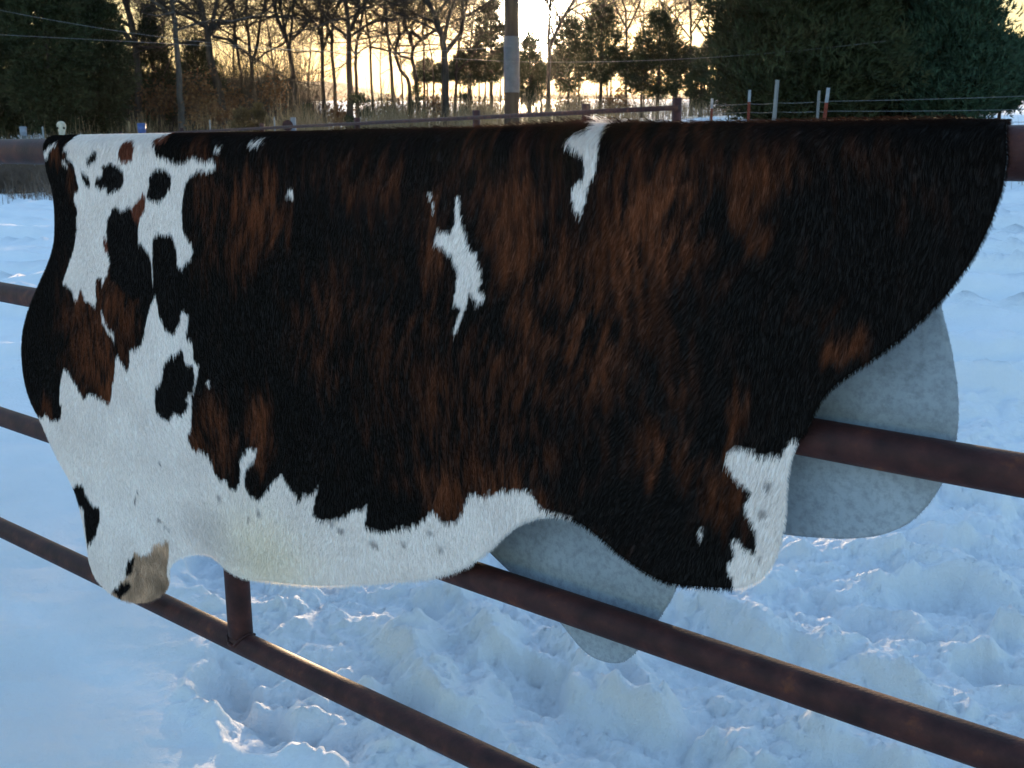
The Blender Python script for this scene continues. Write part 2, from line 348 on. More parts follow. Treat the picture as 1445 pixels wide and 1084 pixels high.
BLACK = [[[2.226,-.036],[2.178,-.031],[2.139,-.039],[2.116,-.053],[2.119,-.077],[2.142,-.096],[2.187,-.106],[2.204,-.108],[2.208,-.096],[2.236,-.098],[2.262,-.09],[2.259,-.072],[2.23,-.063],[2.214,-.05]],[[1.983,-.048],[1.95,-.042],[1.918,-.048],[1.905,-.063],[1.914,-.09],[1.944,-.109],[1.969,-.121],[2.006,-.119],[2.026,-.111],[2.018,-.095],[2.003,-.078],[2.001,-.061]],[[2.187,-.149],[2.168,-.139],[2.15,-.151],[2.131,-.15],[2.103,-.139],[2.078,-.145],[2.067,-.179],[2.079,-.218],[2.08,-.243],[2.065,-.232],[2.043,-.251],[2.027,-.271],[2.025,-.297],[2.026,-.356],[2.127,-.383],[2.22,-.335],[2.215,-.28],[2.223,-.266],[2.22,-.208],[2.208,-.178]],[[2.246,.004],[2.238,-.008],[2.258,-.026],[2.294,-.033],[2.296,-.023],[2.269,-.008]],[[2.333,-.052],[2.302,-.06],[2.284,-.076],[2.287,-.092],[2.308,-.091],[2.322,-.073]],[[2.5,-.972],[2.462,-.96],[2.44,-.987],[2.39,-1.012],[2.359,-1.003],[2.353,-1.036],[2.364,-1.081],[2.398,-1.123],[2.422,-1.134],[2.448,-1.031],[2.564,-1.014]],[[1.894,-.491],[1.908,-.486],[1.931,-.506],[1.956,-.508],[1.991,-.539],[1.995,-.569],[2.014,-.594],[2.035,-.608],[2.043,-.646],[2.041,-.672],[2.016,-.683],[1.979,-.684],[1.951,-.661],[1.921,-.666],[1.887,-.64],[1.879,-.617],[1.896,-.613],[1.858,-.593],[1.845,-.552],[1.85,-.524],[1.885,-.52]],[[2.176,-1.105],[2.191,-1.161],[2.225,-1.178],[2.213,-1.137]],[[2.294,-1.239],[2.208,-1.189],[2.197,-1.205],[2.256,-1.256]]]
BROWN = [[[2.12,.021],[2.072,.026],[2.061,.016],[2.067,-.008],[2.079,-.02],[2.105,-.025],[2.14,-.023],[2.13,-.001]],[[2.038,-.106],[2.027,-.116],[2.037,-.144],[2.059,-.165],[2.072,-.186],[2.094,-.166],[2.098,-.146],[2.069,-.124]],[[2.236,-.223],[2.221,-.233],[2.219,-.266],[2.237,-.252]],[[1.982,.025],[1.954,.038],[1.919,.035],[1.932,.022],[1.968,.017]]]
TAN = [[[2.182,-1.099],[2.145,-1.104],[2.112,-1.088],[2.096,-1.059],[2.026,-1.034],[2.032,-1.075],[2.044,-1.122],[2.035,-1.149],[2.021,-1.174],[2.101,-1.234],[2.167,-1.261],[2.246,-1.272],[2.311,-1.264],[2.249,-1.208],[2.204,-1.165]]]
BLOB = [[2.348,-.519,.156,.178,.9],[2.172,-.441,.076,.119,.75],[2.255,-.628,.066,.062,.7],[2.436,-.0,.038,.027,1],[2.66,-.763,.062,.051,.7],[2.388,-.072,.023,.042,.8],[1.792,-.129,.062,.085,.6],[1.623,-.163,.078,.106,.95],[1.501,-.134,.044,.07,.85],[1.757,-.278,.073,.069,.3],[1.8,-.672,.095,.085,.75],[1.604,-.639,.054,.075,.95],[1.778,-.005,.083,.033,.5],[1.378,-.375,.07,.096,.35],[1.249,-.068,.181,.072,.3],[1.043,-.186,.03,.098,.6],[1.127,-.093,.077,.056,.35],[.871,-.111,.098,.143,.45],[.773,-.145,.092,.153,.6],[.608,-.137,.055,.12,.6],[.554,-.1,.079,.14,.85],[.465,-.03,.073,.066,.65],[.34,-.024,.047,.047,.75],[.37,-.104,.028,.054,.8],[.417,-.25,.049,.091,.15],[.892,-.647,.156,.051,.7],[.804,-.6,.067,.042,.5],[1.002,-.701,.039,.04,1.5],[.772,-.337,.11,.119,.4],[.646,-.373,.059,.181,.6],[.59,-.279,.056,.111,.5],[.512,-.49,.044,.063,.75],[.361,-.416,.019,.06,1],[.387,-.552,.042,.061,1.2],[.191,-.281,.027,.036,.9],[.215,-.31,.015,.017,.9],[.873,-.458,.198,.17,.35],[1.062,-.546,.171,.137,.35],[1.222,-.389,.184,.186,.3],[.163,-.046,.095,.059,.15],[.98,-.333,.055,.085,.2],[1.422,-.317,.094,.064,.2],[.491,-.328,.039,.145,.3],[.277,-.215,.065,.064,.12]]
SPOT = [[.31,-.517,.007,.007,.55],[.315,-.565,.007,.006,.5],[.313,-.64,.003,.005,.5],[.326,-.669,.002,.005,.6],[.344,-.67,.002,.002,.4],[1.231,-.845,.014,.008,.6],[1.026,-.803,.01,.006,.5],[1.057,-.778,.01,.004,.5],[1.136,-.818,.009,.003,.4],[1.774,-.851,.008,.008,.5],[1.626,-.861,.007,.009,.5],[1.337,-.839,.012,.004,.6],[1.37,-.83,.015,.007,.4],[1.665,-.885,.006,.008,.4],[2.041,-.815,.005,.003,.8],[2.067,-.984,.011,.005,.7],[2.182,-.952,.004,.009,.8],[2.17,-.925,.004,.004,.7],[2.035,-.995,.017,.003,.5],[1.862,-.96,.124,.061,.12],[1.773,-.987,.119,.04,.12],[1.91,-.916,.016,.012,.15]]


# ------------------------------------------------------------------ the snow ground
def terrain(x, y):
    x = np.asarray(x, float); y = np.asarray(y, float)
    z = 0.03 * np.maximum(y - 4, 0) + 0.055 * np.clip(x + 6, 0, 14) * sstep(4, 11, y)
    z = z + 1.1 * sstep(25, 37, y) + 0.02 * np.maximum(y - 80, 0) - 0.03 * np.maximum(y - 480, 0)
    return z


def boundary(y):
    return np.interp(y, [1.5, 2.2, 2.44, 2.74, 2.95, 3.5, 4.0, 6.0, 9.0, 14.0], [.3, -.25, -.55, -.97, -1.06, -1.2, -1.45, -2.0, -2.6, -3.0])


CL = np.random.default_rng(21)
CLODS = np.stack([CL.uniform(-1.0, 2.8, 800), CL.uniform(2.0, 6.0, 800), CL.uniform(.010, .024, 800) * (1 + 1.3 * (CL.random(800) > .94))], 1)


# berms pushed up by wheels and boots, and wheel tracks farther out: crest lines on the ground, metres, and heights
RIDGES = [([(-0.53, 3.4), (-0.38, 3.16), (-0.27, 2.94), (-0.18, 2.79), (-0.05, 2.66), (0.07, 2.54)], 0.075), ([(-0.33, 3.6), (-0.21, 3.46), (-0.08, 3.25), (-0.03, 3.03)], 0.06), ([(0.13, 3.34), (0.21, 3.03), (0.27, 2.83), (0.34, 2.76), (0.43, 2.7), (0.5, 2.73)], 0.07), ([(0.55, 3.26), (0.65, 3.45), (0.7, 3.39), (0.79, 3.22), (0.87, 3.1)], 0.07), ([(0.81, 3.04), (0.91, 3.14), (0.98, 3.04), (1.03, 2.95)], 0.06), ([(1.01, 2.88), (1.09, 2.93), (1.16, 2.86), (1.24, 2.77), (1.3, 2.68)], 0.065), ([(1.17, 3.45), (1.37, 3.57), (1.54, 3.66), (1.69, 3.65), (1.79, 3.57), (1.85, 3.41)], 0.085), ([(1.06, 3.92), (1.2, 3.81), (1.43, 3.83), (1.61, 3.79), (1.67, 3.64)], 0.06), ([(1.66, 4.15), (1.79, 4.01), (1.92, 3.97), (2.06, 3.84)], 0.06), ([(1.14, 3.41), (1.31, 3.39), (1.39, 3.29), (1.4, 3.16)], 0.05), ([(1.38, 3.04), (1.57, 3.08), (1.62, 2.94)], 0.05), ([(0.82, 2.69), (0.87, 2.58), (0.98, 2.51), (1.08, 2.42)], 0.06), ([(1.65, 3.26), (1.74, 3.18)], 0.05), ([(-0.66, 2.69), (-0.57, 2.73), (-0.41, 2.62), (-0.27, 2.42)], 0.05), ([(-0.58, 3.03), (-0.44, 2.9), (-0.33, 2.69)], 0.045), ([(0.77, 3.79), (0.89, 3.68), (0.97, 3.55)], 0.045), ([(0.52, 2.62), (0.6, 2.55), (0.63, 2.42)], 0.05)]
TRACKS = [([(3.7, 9.17), (4.25, 9.24), (4.56, 8.95)], 0.05), ([(2.85, 6.96), (3.21, 6.9), (3.58, 6.96)], 0.05), ([(2.66, 6.27), (2.84, 6.06), (3.09, 5.96)], 0.06), ([(2.55, 5.77), (2.84, 5.86), (2.98, 5.74)], 0.05), ([(2.04, 4.64), (2.21, 4.56), (2.34, 4.42)], 0.05), ([(1.66, 4.3), (1.88, 4.24), (2.21, 4.15)], 0.04)]


def berm(z, x, y, line, h, seed, w=(.055, .13)):
    P = np.array(line); m = (x > P[:, 0].min() - .5) & (x < P[:, 0].max() + .5) & (y > P[:, 1].min() - .6) & (y < P[:, 1].max() + .6)
    if not m.any(): return
    X = x[m] + .035 * noise(x[m] * 6, y[m] * 6, seed); Y = y[m] + .035 * noise(x[m] * 6, y[m] * 6, seed + 1)
    best = np.full(len(X), 9e9); side = np.zeros(len(X)); par = np.zeros(len(X)); n = len(P) - 1
    for i in range(n):
        a, b = P[i], P[i + 1]; d = b - a; L = math.hypot(*d)
        t = np.clip(((X - a[0]) * d[0] + (Y - a[1]) * d[1]) / L ** 2, 0, 1)
        dx = X - a[0] - t * d[0]; dy = Y - a[1] - t * d[1]; q = np.hypot(dx, dy); k = q < best
        best = np.where(k, q, best); par = np.where(k, (i + t) / n, par); side = np.where(k, np.sign(dy), side)
    ww = np.where(side < 0, w[0], w[1]) * (1 + .35 * noise(X * 4, Y * 4, seed + 2))
    e = np.clip(np.minimum(par, 1 - par) * 5, 0, 1) ** .7
    prof = np.exp(-(best / ww) ** 1.5)
    trough = -.35 * np.exp(-((best - 2.1 * w[0]) / (w[0] * 1.1)) ** 2) * (side < 0)
    z[m] += h * e * (1 + .5 * noise(X * 5, Y * 5, seed + 3)) * (prof + trough)


def snow_height(x, y):
    """relief of the trodden and the smooth snow, metres"""
    near = 1 - sstep(16, 45, y)
    churn = sstep(-.10, .12, x - boundary(y) + .10 * noise(x * 2.6, y * 2.6, 4)) * (1 - .72 * sstep(4.2, 8.5, y))
    # the way the ridges run turns from along the fence on the left to across on the right
    ang = np.radians(np.interp(x, [-1.0, 0.2, 1.0, 3.0], [-46, -43, -22, -14]))
    ca, sa = np.cos(ang), np.sin(ang)
    wx = x + .10 * noise(x * 2.2, y * 2.2, 11); wy = y + .12 * noise(x * 2.0, y * 2.0, 12)
    al = wx * ca + wy * sa; ac = -wx * sa + wy * ca
    r1 = 1 - np.minimum(1, np.abs(noise(al * .75, ac * 1.9, 1)) * 2.3)
    r2 = 1 - np.minimum(1, np.abs(noise(al * 1.6, ac * 3.8, 2)) * 2.3)
    h = .040 * r1 ** 1.2 + .016 * r2 ** 1.2 - .045
    h += .022 * noise(al * 1.2, ac * 1.8, 8)
    h += .030 * fbm(wx * 8, wy * 9, 4, 3, .55)
    b = fbm(wx * 22, wy * 22, 2, 30)
    b2 = noise(wx * 13, wy * 13, 35); h += .008 * np.abs(b2) + .009 * np.abs(b) + .0045 * noise(x * 70, y * 70, 33)
    h -= .025 * sstep(.25, .6, noise(wx * 4.2, wy * 4.2, 44))
    sm = .05 * noise(x * .7 + y * .3, y * 1.2, 6) + .015 * fbm(x * 2.2, y * 4.5, 4, 7) + .0022 * noise(x * 40, y * 40, 8)
    z = sm * 1.0 + churn * h
    # a raised lip where the trodden snow begins
    d = x - boundary(y) - .03 + .10 * noise(x * 2.6, y * 2.6, 4)
    z += .022 * np.exp(-(d / .07) ** 2) * (1 - sstep(4, 6, y)) * (y > 1.8)
    for i, (ln, hh) in enumerate(RIDGES): berm(z, x, y, ln, hh * 1.25, 600 + 7 * i)
    for i, (ln, hh) in enumerate(TRACKS): berm(z, x, y, ln, hh * 1.7, 800 + 7 * i, (.09, .26))
    # boot prints beside the lip
    for (fx, fy, rx, ry, a, dep) in ((-.88, 2.86, .085, .15, .5, .045), (-.72, 2.62, .09, .16, .6, .035), (-1.22, 3.95, .11, .17, .2, .06), (-.75, 3.75, .10, .16, .3, .06), (-.30, 2.75, .09, .15, .8, .05),
                                     (.05, 2.95, .09, .17, .7, .055), (1.55, 2.95, .1, .14, 1.2, .035)):
        c, s_ = math.cos(a), math.sin(a); dx = x - fx; dy = y - fy
        q = np.sqrt(((dx * c + dy * s_) / rx) ** 2 + ((-dx * s_ + dy * c) / ry) ** 2) + .14 * noise(x * 14, y * 14, 9)
        z += -dep * (1 - sstep(.75, 1.1, q)) + .016 * np.exp(-((q - 1.22) / .2) ** 2)
    for cx, cy, cr in CLODS:
        if cx < boundary(cy) + .05: continue
        m = (np.abs(x - cx) < cr * 1.4) & (np.abs(y - cy) < cr * 1.4)
        if not m.any(): continue
        q = np.sqrt((x[m] - cx) ** 2 + (y[m] - cy) ** 2) / cr + .25 * noise(x[m] * 45, y[m] * 45, 17)
        z[m] += cr * .62 * np.sqrt(np.clip(1 - q * q, 0, 1))
    # wind ripples and old wheel tracks running across the field behind
    far = sstep(4.5, 8, y) * (1 - sstep(24, 40, y))
    wv = y * 1.15 + .28 * x + .5 * noise(x * .25, y * .5, 19)
    z += far * (.10 * noise(x * .22, wv * .9, 20) + .14 * (1 - np.minimum(1, np.abs(noise(x * .35, wv * 1.7, 22)) * 2)) ** 2 + .035 * fbm(x * 1.4, wv * 4.5, 4, 23))
    return z * near + (1 - near) * .25 * noise(x * .03, y * .03, 50)


def graded(lo, hi, step, lim_lo, lim_hi, g):
    a = list(np.arange(lo, hi, step)); s = step; x = a[-1]
    while x < lim_hi:
        s *= g; x += s; a.append(x)
    s = step; x = lo; b = []
    while x > lim_lo:
        s *= g; x -= s; b.append(x)
    return np.array(b[::-1] + a)


gx = graded(-1.75, 2.3, .0092, -700, 700, 1.028)
gy = [1.85]
while gy[-1] < 900:
    gy.append(gy[-1] + gy[-1] * (.0036 if gy[-1] < 7 else .008 if gy[-1] < 45 else .03))
back = [1.85]
while back[-1] > -120: back.append(back[-1] - .05 - .12 * (1.85 - back[-1]))
gy = np.array(back[:0:-1] + gy)
X, Y = np.meshgrid(gx, gy)
xf, yf = X.ravel(), Y.ravel()
zf = terrain(xf, yf) + snow_height(xf, yf)
nx, ny = len(gx), len(gy)
ii = (np.arange(ny - 1)[:, None] * nx + np.arange(nx - 1)[None, :]).ravel()
ground = link("snow_ground", mesh_np("snow_ground", np.stack([xf, yf, zf], 1), np.stack([ii, ii + 1, ii + nx + 1, ii + nx], 1), M['snow']))
tag(ground, kind="structure")
print("ground quads", len(ii))


def gz(x, y): return float(terrain(np.array([x]), np.array([y]))[0])


# distant wooded rise on the horizon
hx = np.linspace(-420, 420, 240); rows = []
for j, (yy, f_) in enumerate(((430, -.6), (440, .55), (455, 1.0), (490, 1.0), (560, -.8))):
    hh = np.interp(hx, [-420, -100, -90, -70, -54, -30, 60, 420], [32, 31.5, 30.5, 29, 24.9, 24.2, 24.8, 27.5]) - 2.5 * (1 - max(f_, 0)) + (1.0 * noise(hx * .22, hx * 0 + j) + .8 * noise(hx * .06, hx * 0 + j)) * (f_ > 0)
    if f_ < 0: hh = hh * 0 + 12
    rows.append(np.stack([hx, np.full_like(hx, yy), hh], 1))
HV = np.vstack(rows); n_ = len(hx); iq = (np.arange(len(rows) - 1)[:, None] * n_ + np.arange(n_ - 1)[None, :]).ravel()
tag(link("hill", mesh_np("hill", HV, np.stack([iq, iq + 1, iq + n_ + 1, iq + n_], 1), M['hill'])), kind="structure")

# ------------------------------------------------------------------ the near pipe fence
FD = np.array([-0.77676135, 0.62979505, 0.0])      # along the fence, to the left
FN = np.array([-0.62979505, -0.77676135, 0.0])     # out of the fence, towards the viewer
FP = np.array([0.676, 1.39, EYE])
ZR = -0.004


def fpt(u, off, z): return FP + FD * u + FN * off + np.array([0, 0, z])


fence = link("pipe_fence", None, loc=tuple(fpt(4.9, 0, -EYE)))
tag(fence, "rusty brown steel pipe fence with the cowhide hung over its top rail", "fence")
bpy.context.view_layer.update()


def part(name, me, root, label=None):
    o = link(name, me, root)
    o.matrix_parent_inverse = root.matrix_world.inverted() if False else Matrix.Translation(-Vector(root.location)) @ Matrix.Identity(4)
    if label: o["label"] = label
    return o


RAILS = ((ZR, .0365), (-.4405, .0312), (-.867, .0312), (-1.2826, .0312))
for z, r in RAILS:
    b = MB(); us = np.linspace(5.2, -.8, 70)
    P = np.array([fpt(u, 0.0015 * noise(u * 1.3, z * 5), z + .0015 * noise(u * 1.1, z * 9 + 3)) for u in us])
    b.tube(P, r, 28, cap=True)
    part("rail", b.mesh("rail", M['rust']), fence)
for a_, b_ in ((0, 1), (1, 2), (2, 3)):
    z0, r0 = RAILS[a_]; z1, r1 = RAILS[b_]
    b = MB(); b.tube([fpt(1.805, 0, z0 - r0 * .8), fpt(1.8035, 0, (z0 + z1) / 2), fpt(1.802, 0, z1 + r1 * .8)], .0325, 24)
    part("stay", b.mesh("stay", M['rust']), fence)
    b = MB(); th = np.linspace(0, 2 * math.pi, 40)           # saddle-shaped weld bead round the joint
    rr = .0325 + .002
    P = []
    for t in th:
        o = rr * math.sin(t); P.append(fpt(1.802 + rr * math.cos(t), o, z1 + math.sqrt(max(r1 * r1 - min(o * o, r1 * r1 * .98), 1e-6)) + .001))
    P = np.array(P); P += .0012 * np.random.default_rng(3).normal(size=P.shape)
    b.tube(P, .0042, 6)
    part("weld_bead", b.mesh("weld_bead", M['rust']), fence)
for u in (4.9, -.62):
    b = MB(); g0 = gz(*fpt(u, 0, 0)[:2])
    b.tube([fpt(u, -.085, -EYE + g0 - .3), fpt(u, -.085, .06)], .0445, 24, cap=True)
    part("post", b.mesh("post", M['rust']), fence)

# ------------------------------------------------------------------ the cowhide over the top rail (all in metres: u along the fence, z from the rail)
RR = 0.043
ARC = RR * math.pi / 2


def to_w(z): return ARC - (z - ZR) if z < ZR else ARC - (z - ZR)


_fo = [(u, ARC - min(z - ZR, 0.0)) for u, z in FRONT if z - ZR < .004]
_ba = [(u, -ARC + min(z - ZR, 0.0)) for u, z in BACK]
OUTLINE = smooth_poly(_fo + _ba, 2)


def hide_pos(u, w):
    """surface of the hide: over the rail and down both sides"""
    a = np.clip(w, -ARC, ARC) / RR
    ext = np.maximum(np.abs(w) - ARC, 0)
    sgn = np.sign(w)
    wav = (.5 + noise(u * 1.7, w * 1.1, 61)) * .020 * sstep(.05, .9, ext) + .007 * noise(u * 4.2, w * 2.0, 62) * sstep(.02, .3, ext)
    # a soft fold where the flank turns in, on the right
    cr = np.exp(-(((u - .52) * .8 + (w - .52) * .9) / .03) ** 2) * np.exp(-((u - .42) ** 2 + (w - .42) ** 2) / .03)
    wav = np.maximum(wav, -.004) + .014 * cr * (w > 0)
    # the shank at the lower left curls slightly towards the viewer
    wav = wav + .03 * sstep(.95, 1.25, w) * sstep(1.9, 2.3, u) * (w > 0)
    off = RR * np.sin(a) + sgn * wav * np.where(w > 0, 1.0, .8)
    z = ZR + RR * np.cos(a) - ext
    return FP + u[:, None] * FD + off[:, None] * FN + z[:, None] * np.array([0, 0, 1.0])


def hide_frame(u, w):
    e = .002
    p = hide_pos(u, w)
    tu = hide_pos(u + e, w) - hide_pos(u - e, w); tw = hide_pos(u, w + e) - hide_pos(u, w - e)
    tu /= np.linalg.norm(tu, axis=1)[:, None]; tw /= np.linalg.norm(tw, axis=1)[:, None]
    n_ = np.cross(tu, tw); n_ /= np.linalg.norm(n_, axis=1)[:, None]
    return p, tu, tw, n_


def coat(u, w, jit=0.0):
    """coat colour of the hide at (u, w): white belly, black and brindle-brown saddle"""
    z = np.where(w > ARC, ZR - (w - ARC), np.where(w > 0, ZR + RR * np.cos(np.clip(w, 0, ARC) / RR), ZR + RR - w))
    s1 = noise(u * 170, z * 26, 71); s2 = noise(u * 60, z * 14, 72)
    uu = u + .002 * s1 + .002 * s2
    zz = z + .012 * (.25 + 1.1 * np.abs(noise(u * 11, z * 9, 89))) * noise(u * 190, z * 26, 73) + .004 * s2
    if jit:
        jr = np.random.default_rng(5); uu = uu + jr.normal(0, jit * .45, len(u)); zz = zz + jr.normal(0, jit, len(u))
    n_ = len(u)
    # brindle
    bu = u + .035 * noise(u * 5, z * 3, 74) + .012 * s2; bz = z + .05 * noise(u * 7, z * 3, 75) + .03 * noise(u * 45, z * 6, 76)
    f = np.zeros(n_)
    for cu, cz, ru, rz, st in BLOB:
        q = ((bu - cu) / (ru * 1.05)) ** 2 + ((bz - cz) / (rz * 1.05)) ** 2
        f = np.maximum(f, st * np.exp(-q * q * .6)) * .5 + .5 * np.minimum(1.5, f + .6 * st * np.exp(-q))
    sx_ = u + .10 * z + .05 * noise(u * 4, z * 4, 79)
    streak = .40 * noise(sx_ * 13, z * 7, 77) + .50 * noise(sx_ * 42, z * 13, 78) + .45 * noise(sx_ * 95, z * 20, 87) + .30 * noise(u * 200, z * 26, 80)
    t = np.clip(sstep(.02, 1.05, f * (.85 + .95 * streak) + .26 * streak), 0, 1)
    t = np.maximum(t, .5 * np.exp(-((w + .03) / .03) ** 2) * (u < 1.9) * sstep(-.5, .3, streak + .3))
    tone = (.75 + .5 * noise(u * 9, z * 5, 81) + .35 * noise(u * 120, z * 14, 82))
    black = np.array([.0085, .0068, .0060]); br = np.array([.165, .052, .022])
    c = black[None] * (1 - t[:, None]) + br[None] * t[:, None] * np.clip(tone, .35, 1.4)[:, None]
    wh = np.zeros(n_, bool)
    for P in WHITE: wh |= pip(P, uu, zz)
    wcol = np.array([.88, .78, .72])[None] * (1 + .07 * noise(u * 8, z * 8, 83) + .05 * noise(u * 130, z * 20, 84))[:, None]
    cream = np.exp(-(((u - 1.62) / .16) ** 2 + ((z + .98) / .12) ** 2))[:, None]
    wcol = wcol * (1 - cream * np.array([.03, .05, .17])[None])
    fl = np.zeros(n_)
    su = u + .006 * noise(u * 70, z * 40, 85); sz = z + .006 * noise(u * 60, z * 50, 86)
    for cu, cz, ru, rz, st in SPOT:
        q = ((su - cu) / (ru + .0005)) ** 2 + ((sz - cz) / (rz + .0005)) ** 2
        fl = np.maximum(fl, min(1, st * 1.25) * np.exp(-q * q * .8))
    wcol = wcol * (1 - fl[:, None]) + np.array([.16, .13, .13])[None] * fl[:, None]
    c = np.where(wh[:, None], wcol, c)
    for P in BLACK:
        m = pip(P, uu, zz); c[m] = (np.array([.0095, .0075, .0068])[None] * (1 + .3 * s1[m, None]))
    for P in BROWN:
        m = pip(P, uu, zz); c[m] = np.array([.16, .05, .028])[None] * (1 + .5 * s1[m, None] + .3 * s2[m, None])
    for P in TAN:
        m = pip(P, uu, zz) & (c[:, 0] > .05); c[m] = np.array([.60, .40, .27])[None] * (.75 + .14 * s1[m, None] + .5 * noise(u[m] * 22, z[m] * 16, 88)[:, None])
    return np.clip(c, .002, .95)


st = .006
ug = np.arange(OUTLINE[:, 0].min() - st * 2, OUTLINE[:, 0].max() + st * 2, st)
wg = np.arange(OUTLINE[:, 1].min() - st * 2, OUTLINE[:, 1].max() + st * 2, st)
UG, WG = np.meshgrid(ug, wg)
u_, w_ = UG.ravel(), WG.ravel()
n1 = len(ug); n2 = len(wg)
cell = (np.arange(n2 - 1)[:, None] * n1 + np.arange(n1 - 1)[None, :]).ravel()
inside = pip(OUTLINE, u_[cell] + st / 2, w_[cell] + st / 2)
keep = cell[inside]
Qh = np.stack([keep, keep + 1, keep + n1 + 1, keep + n1], 1)
cnt = np.bincount(Qh.ravel(), minlength=len(u_))
used_v = np.nonzero(cnt)[0]
edge_v = np.nonzero((cnt > 0) & (cnt < 4))[0]
A_ = OUTLINE; B_ = np.roll(OUTLINE, -1, 0); D_ = B_ - A_; L2 = (D_ ** 2).sum(1) + 1e-12
for i0 in range(0, len(edge_v), 500):
    k = edge_v[i0:i0 + 500]; p = np.stack([u_[k], w_[k]], 1)
    t = np.clip(((p[:, None, :] - A_[None]) * D_[None]).sum(2) / L2[None], 0, 1)
    c = A_[None] + t[..., None] * D_[None]
    j = ((c - p[:, None, :]) ** 2).sum(2).argmin(1)
    q = c[np.arange(len(k)), j]
    u_[k] = q[:, 0]; w_[k] = q[:, 1]
remap = np.full(len(u_), -1); remap[used_v] = np.arange(len(used_v))
Qh = remap[Qh]
hu, hw = u_[used_v], w_[used_v]
HP = hide_pos(hu, hw)

M['hide'] = attr_mat("cowhide_skin", rough=0.75, spec=0.15)


def suede_mat():
    m, N, L, b = new_mat("suede_flesh_side", 0.95, 0.05)
    tc = N.new("ShaderNodeTexCoord")
    def nz(s, d, r=.6):
        t = N.new("ShaderNodeTexNoise"); t.inputs["Scale"].default_value = s; t.inputs["Detail"].default_value = d; t.inputs["Roughness"].default_value = r
        L.new(tc.outputs["Object"], t.inputs["Vector"]); return t
    t1 = nz(4, 9, .72); t2 = nz(75, 5, .7)
    r1 = N.new("ShaderNodeValToRGB"); r1.color_ramp.elements[0].position = .3; r1.color_ramp.elements[0].color = (.27, .315, .36, 1)
    r1.color_ramp.elements[1].position = .7; r1.color_ramp.elements[1].color = (.40, .455, .51, 1)
    L.new(t1.outputs["Fac"], r1.inputs[0])
    r2 = N.new("ShaderNodeValToRGB"); r2.color_ramp.elements[0].position = .36; r2.color_ramp.elements[0].color = (.62, .62, .62, 1)
    r2.color_ramp.elements[1].position = .56; r2.color_ramp.elements[1].color = (1, 1, 1, 1)
    L.new(t2.outputs["Fac"], r2.inputs[0])
    mx = N.new("ShaderNodeMix"); mx.data_type = 'RGBA'; mx.blend_type = 'MULTIPLY'; mx.inputs[0].default_value = .65
    L.new(r1.outputs[0], mx.inputs[6]); L.new(r2.outputs[0], mx.inputs[7]); L.new(mx.outputs[2], b.inputs["Base Color"])
    bp = N.new("ShaderNodeBump"); bp.inputs["Strength"].default_value = .35; bp.inputs["Distance"].default_value = .002
    L.new(t2.outputs["Fac"], bp.inputs["Height"]); L.new(bp.outputs[0], b.inputs["Normal"])
    return m


M['suede'] = suede_mat()
hroot_loc = fpt(1.25, 0, -EYE + gz(*fpt(1.25, 0, 0)[:2]))
hide = link("cowhide", None, loc=tuple(fpt(1.25, 0, ZR)))
tag(hide, "tricolor cowhide, white belly and black-brown brindle saddle, draped over the pipe fence", "cowhide")
me = mesh_np("skin", HP, Qh, M['hide'])
me.materials.append(M['suede'])
ca = me.attributes.new("tint", 'FLOAT_COLOR', 'POINT')
cc = coat(hu, hw)
ca.data.foreach_set("color", np.hstack([cc, np.ones((len(cc), 1))]).astype(np.float32).ravel())
skin = part("skin", me, hide)
md = skin.modifiers.new("thickness", 'SOLIDIFY'); md.thickness = .0032; md.offset = -1; md.material_offset = 1; md.material_offset_rim = 1; md.use_quality_normals = False

# fur: short hairs lying down the body, standing a little along the back
NF = 640000
fr = np.random.default_rng(11)
lo, hi = OUTLINE.min(0), OUTLINE.max(0)
fu = fr.uniform(lo[0], hi[0], NF); fw = fr.uniform(-.13, hi[1], NF)
k = pip(OUTLINE, fu, fw); fu, fw = fu[k], fw[k]
# a denser row of hairs along the ridge
eu = np.r_[fr.uniform(.03, 2.45, 26000), fr.uniform(.02, 1.5, 16000)]; ew = np.r_[fr.normal(-.006, .016, 26000), fr.normal(-.022, .012, 16000)]
k = pip(OUTLINE, eu, ew); fu = np.r_[fu, eu[k]]; fw = np.r_[fw, ew[k]]
# fringe round the edges, both flaps
seg = np.sqrt(L2); cs = np.cumsum(seg); tt = fr.uniform(0, cs[-1], 24000); si = np.searchsorted(cs, tt); fq = fr.random(24000)
fp = A_[si] + D_[si] * fq[:, None]
ctr = np.array([1.25, 0.0]); nrm = np.stack([D_[si, 1], -D_[si, 0]], 1); nrm /= np.linalg.norm(nrm, axis=1)[:, None] + 1e-9
inner = fp - nrm * .004
bad = ~pip(OUTLINE, inner[:, 0], inner[:, 1]); nrm[bad] *= -1
fp = fp - nrm * fr.uniform(.0005, .004, 24000)[:, None]
kb = (fp[:, 1] > -.15) | (fr.random(24000) < .45); fp = fp[kb]; nrm = nrm[kb]
is_edge = np.r_[np.zeros(len(fu), bool), np.ones(len(fp), bool)]
fu = np.r_[fu, fp[:, 0]]; fw = np.r_[fw, fp[:, 1]]
en = np.vstack([np.zeros((len(fu) - len(fp), 2)), nrm])
p, tu, tw, nn = hide_frame(fu, fw)
N_ = len(fu)
col = coat(fu, fw, .0022) * (1 + .10 * fr.normal(size=(N_, 1)))
phi = .85 * noise(fu * 1.5, fw * 1.5, 91) + .35 * noise(fu * 7, fw * 6, 92) + .085 * fr.normal(size=N_)
ridge = np.exp(-(fw / .055) ** 2)
phi += ridge * (.9 * noise(fu * 2.2, fw * 0 + 3, 93) + .5)
sg = np.where(fw >= -.004, 1.0, -1.0)
dirn = tw * (np.cos(phi) * sg)[:, None] + tu * np.sin(phi)[:, None]
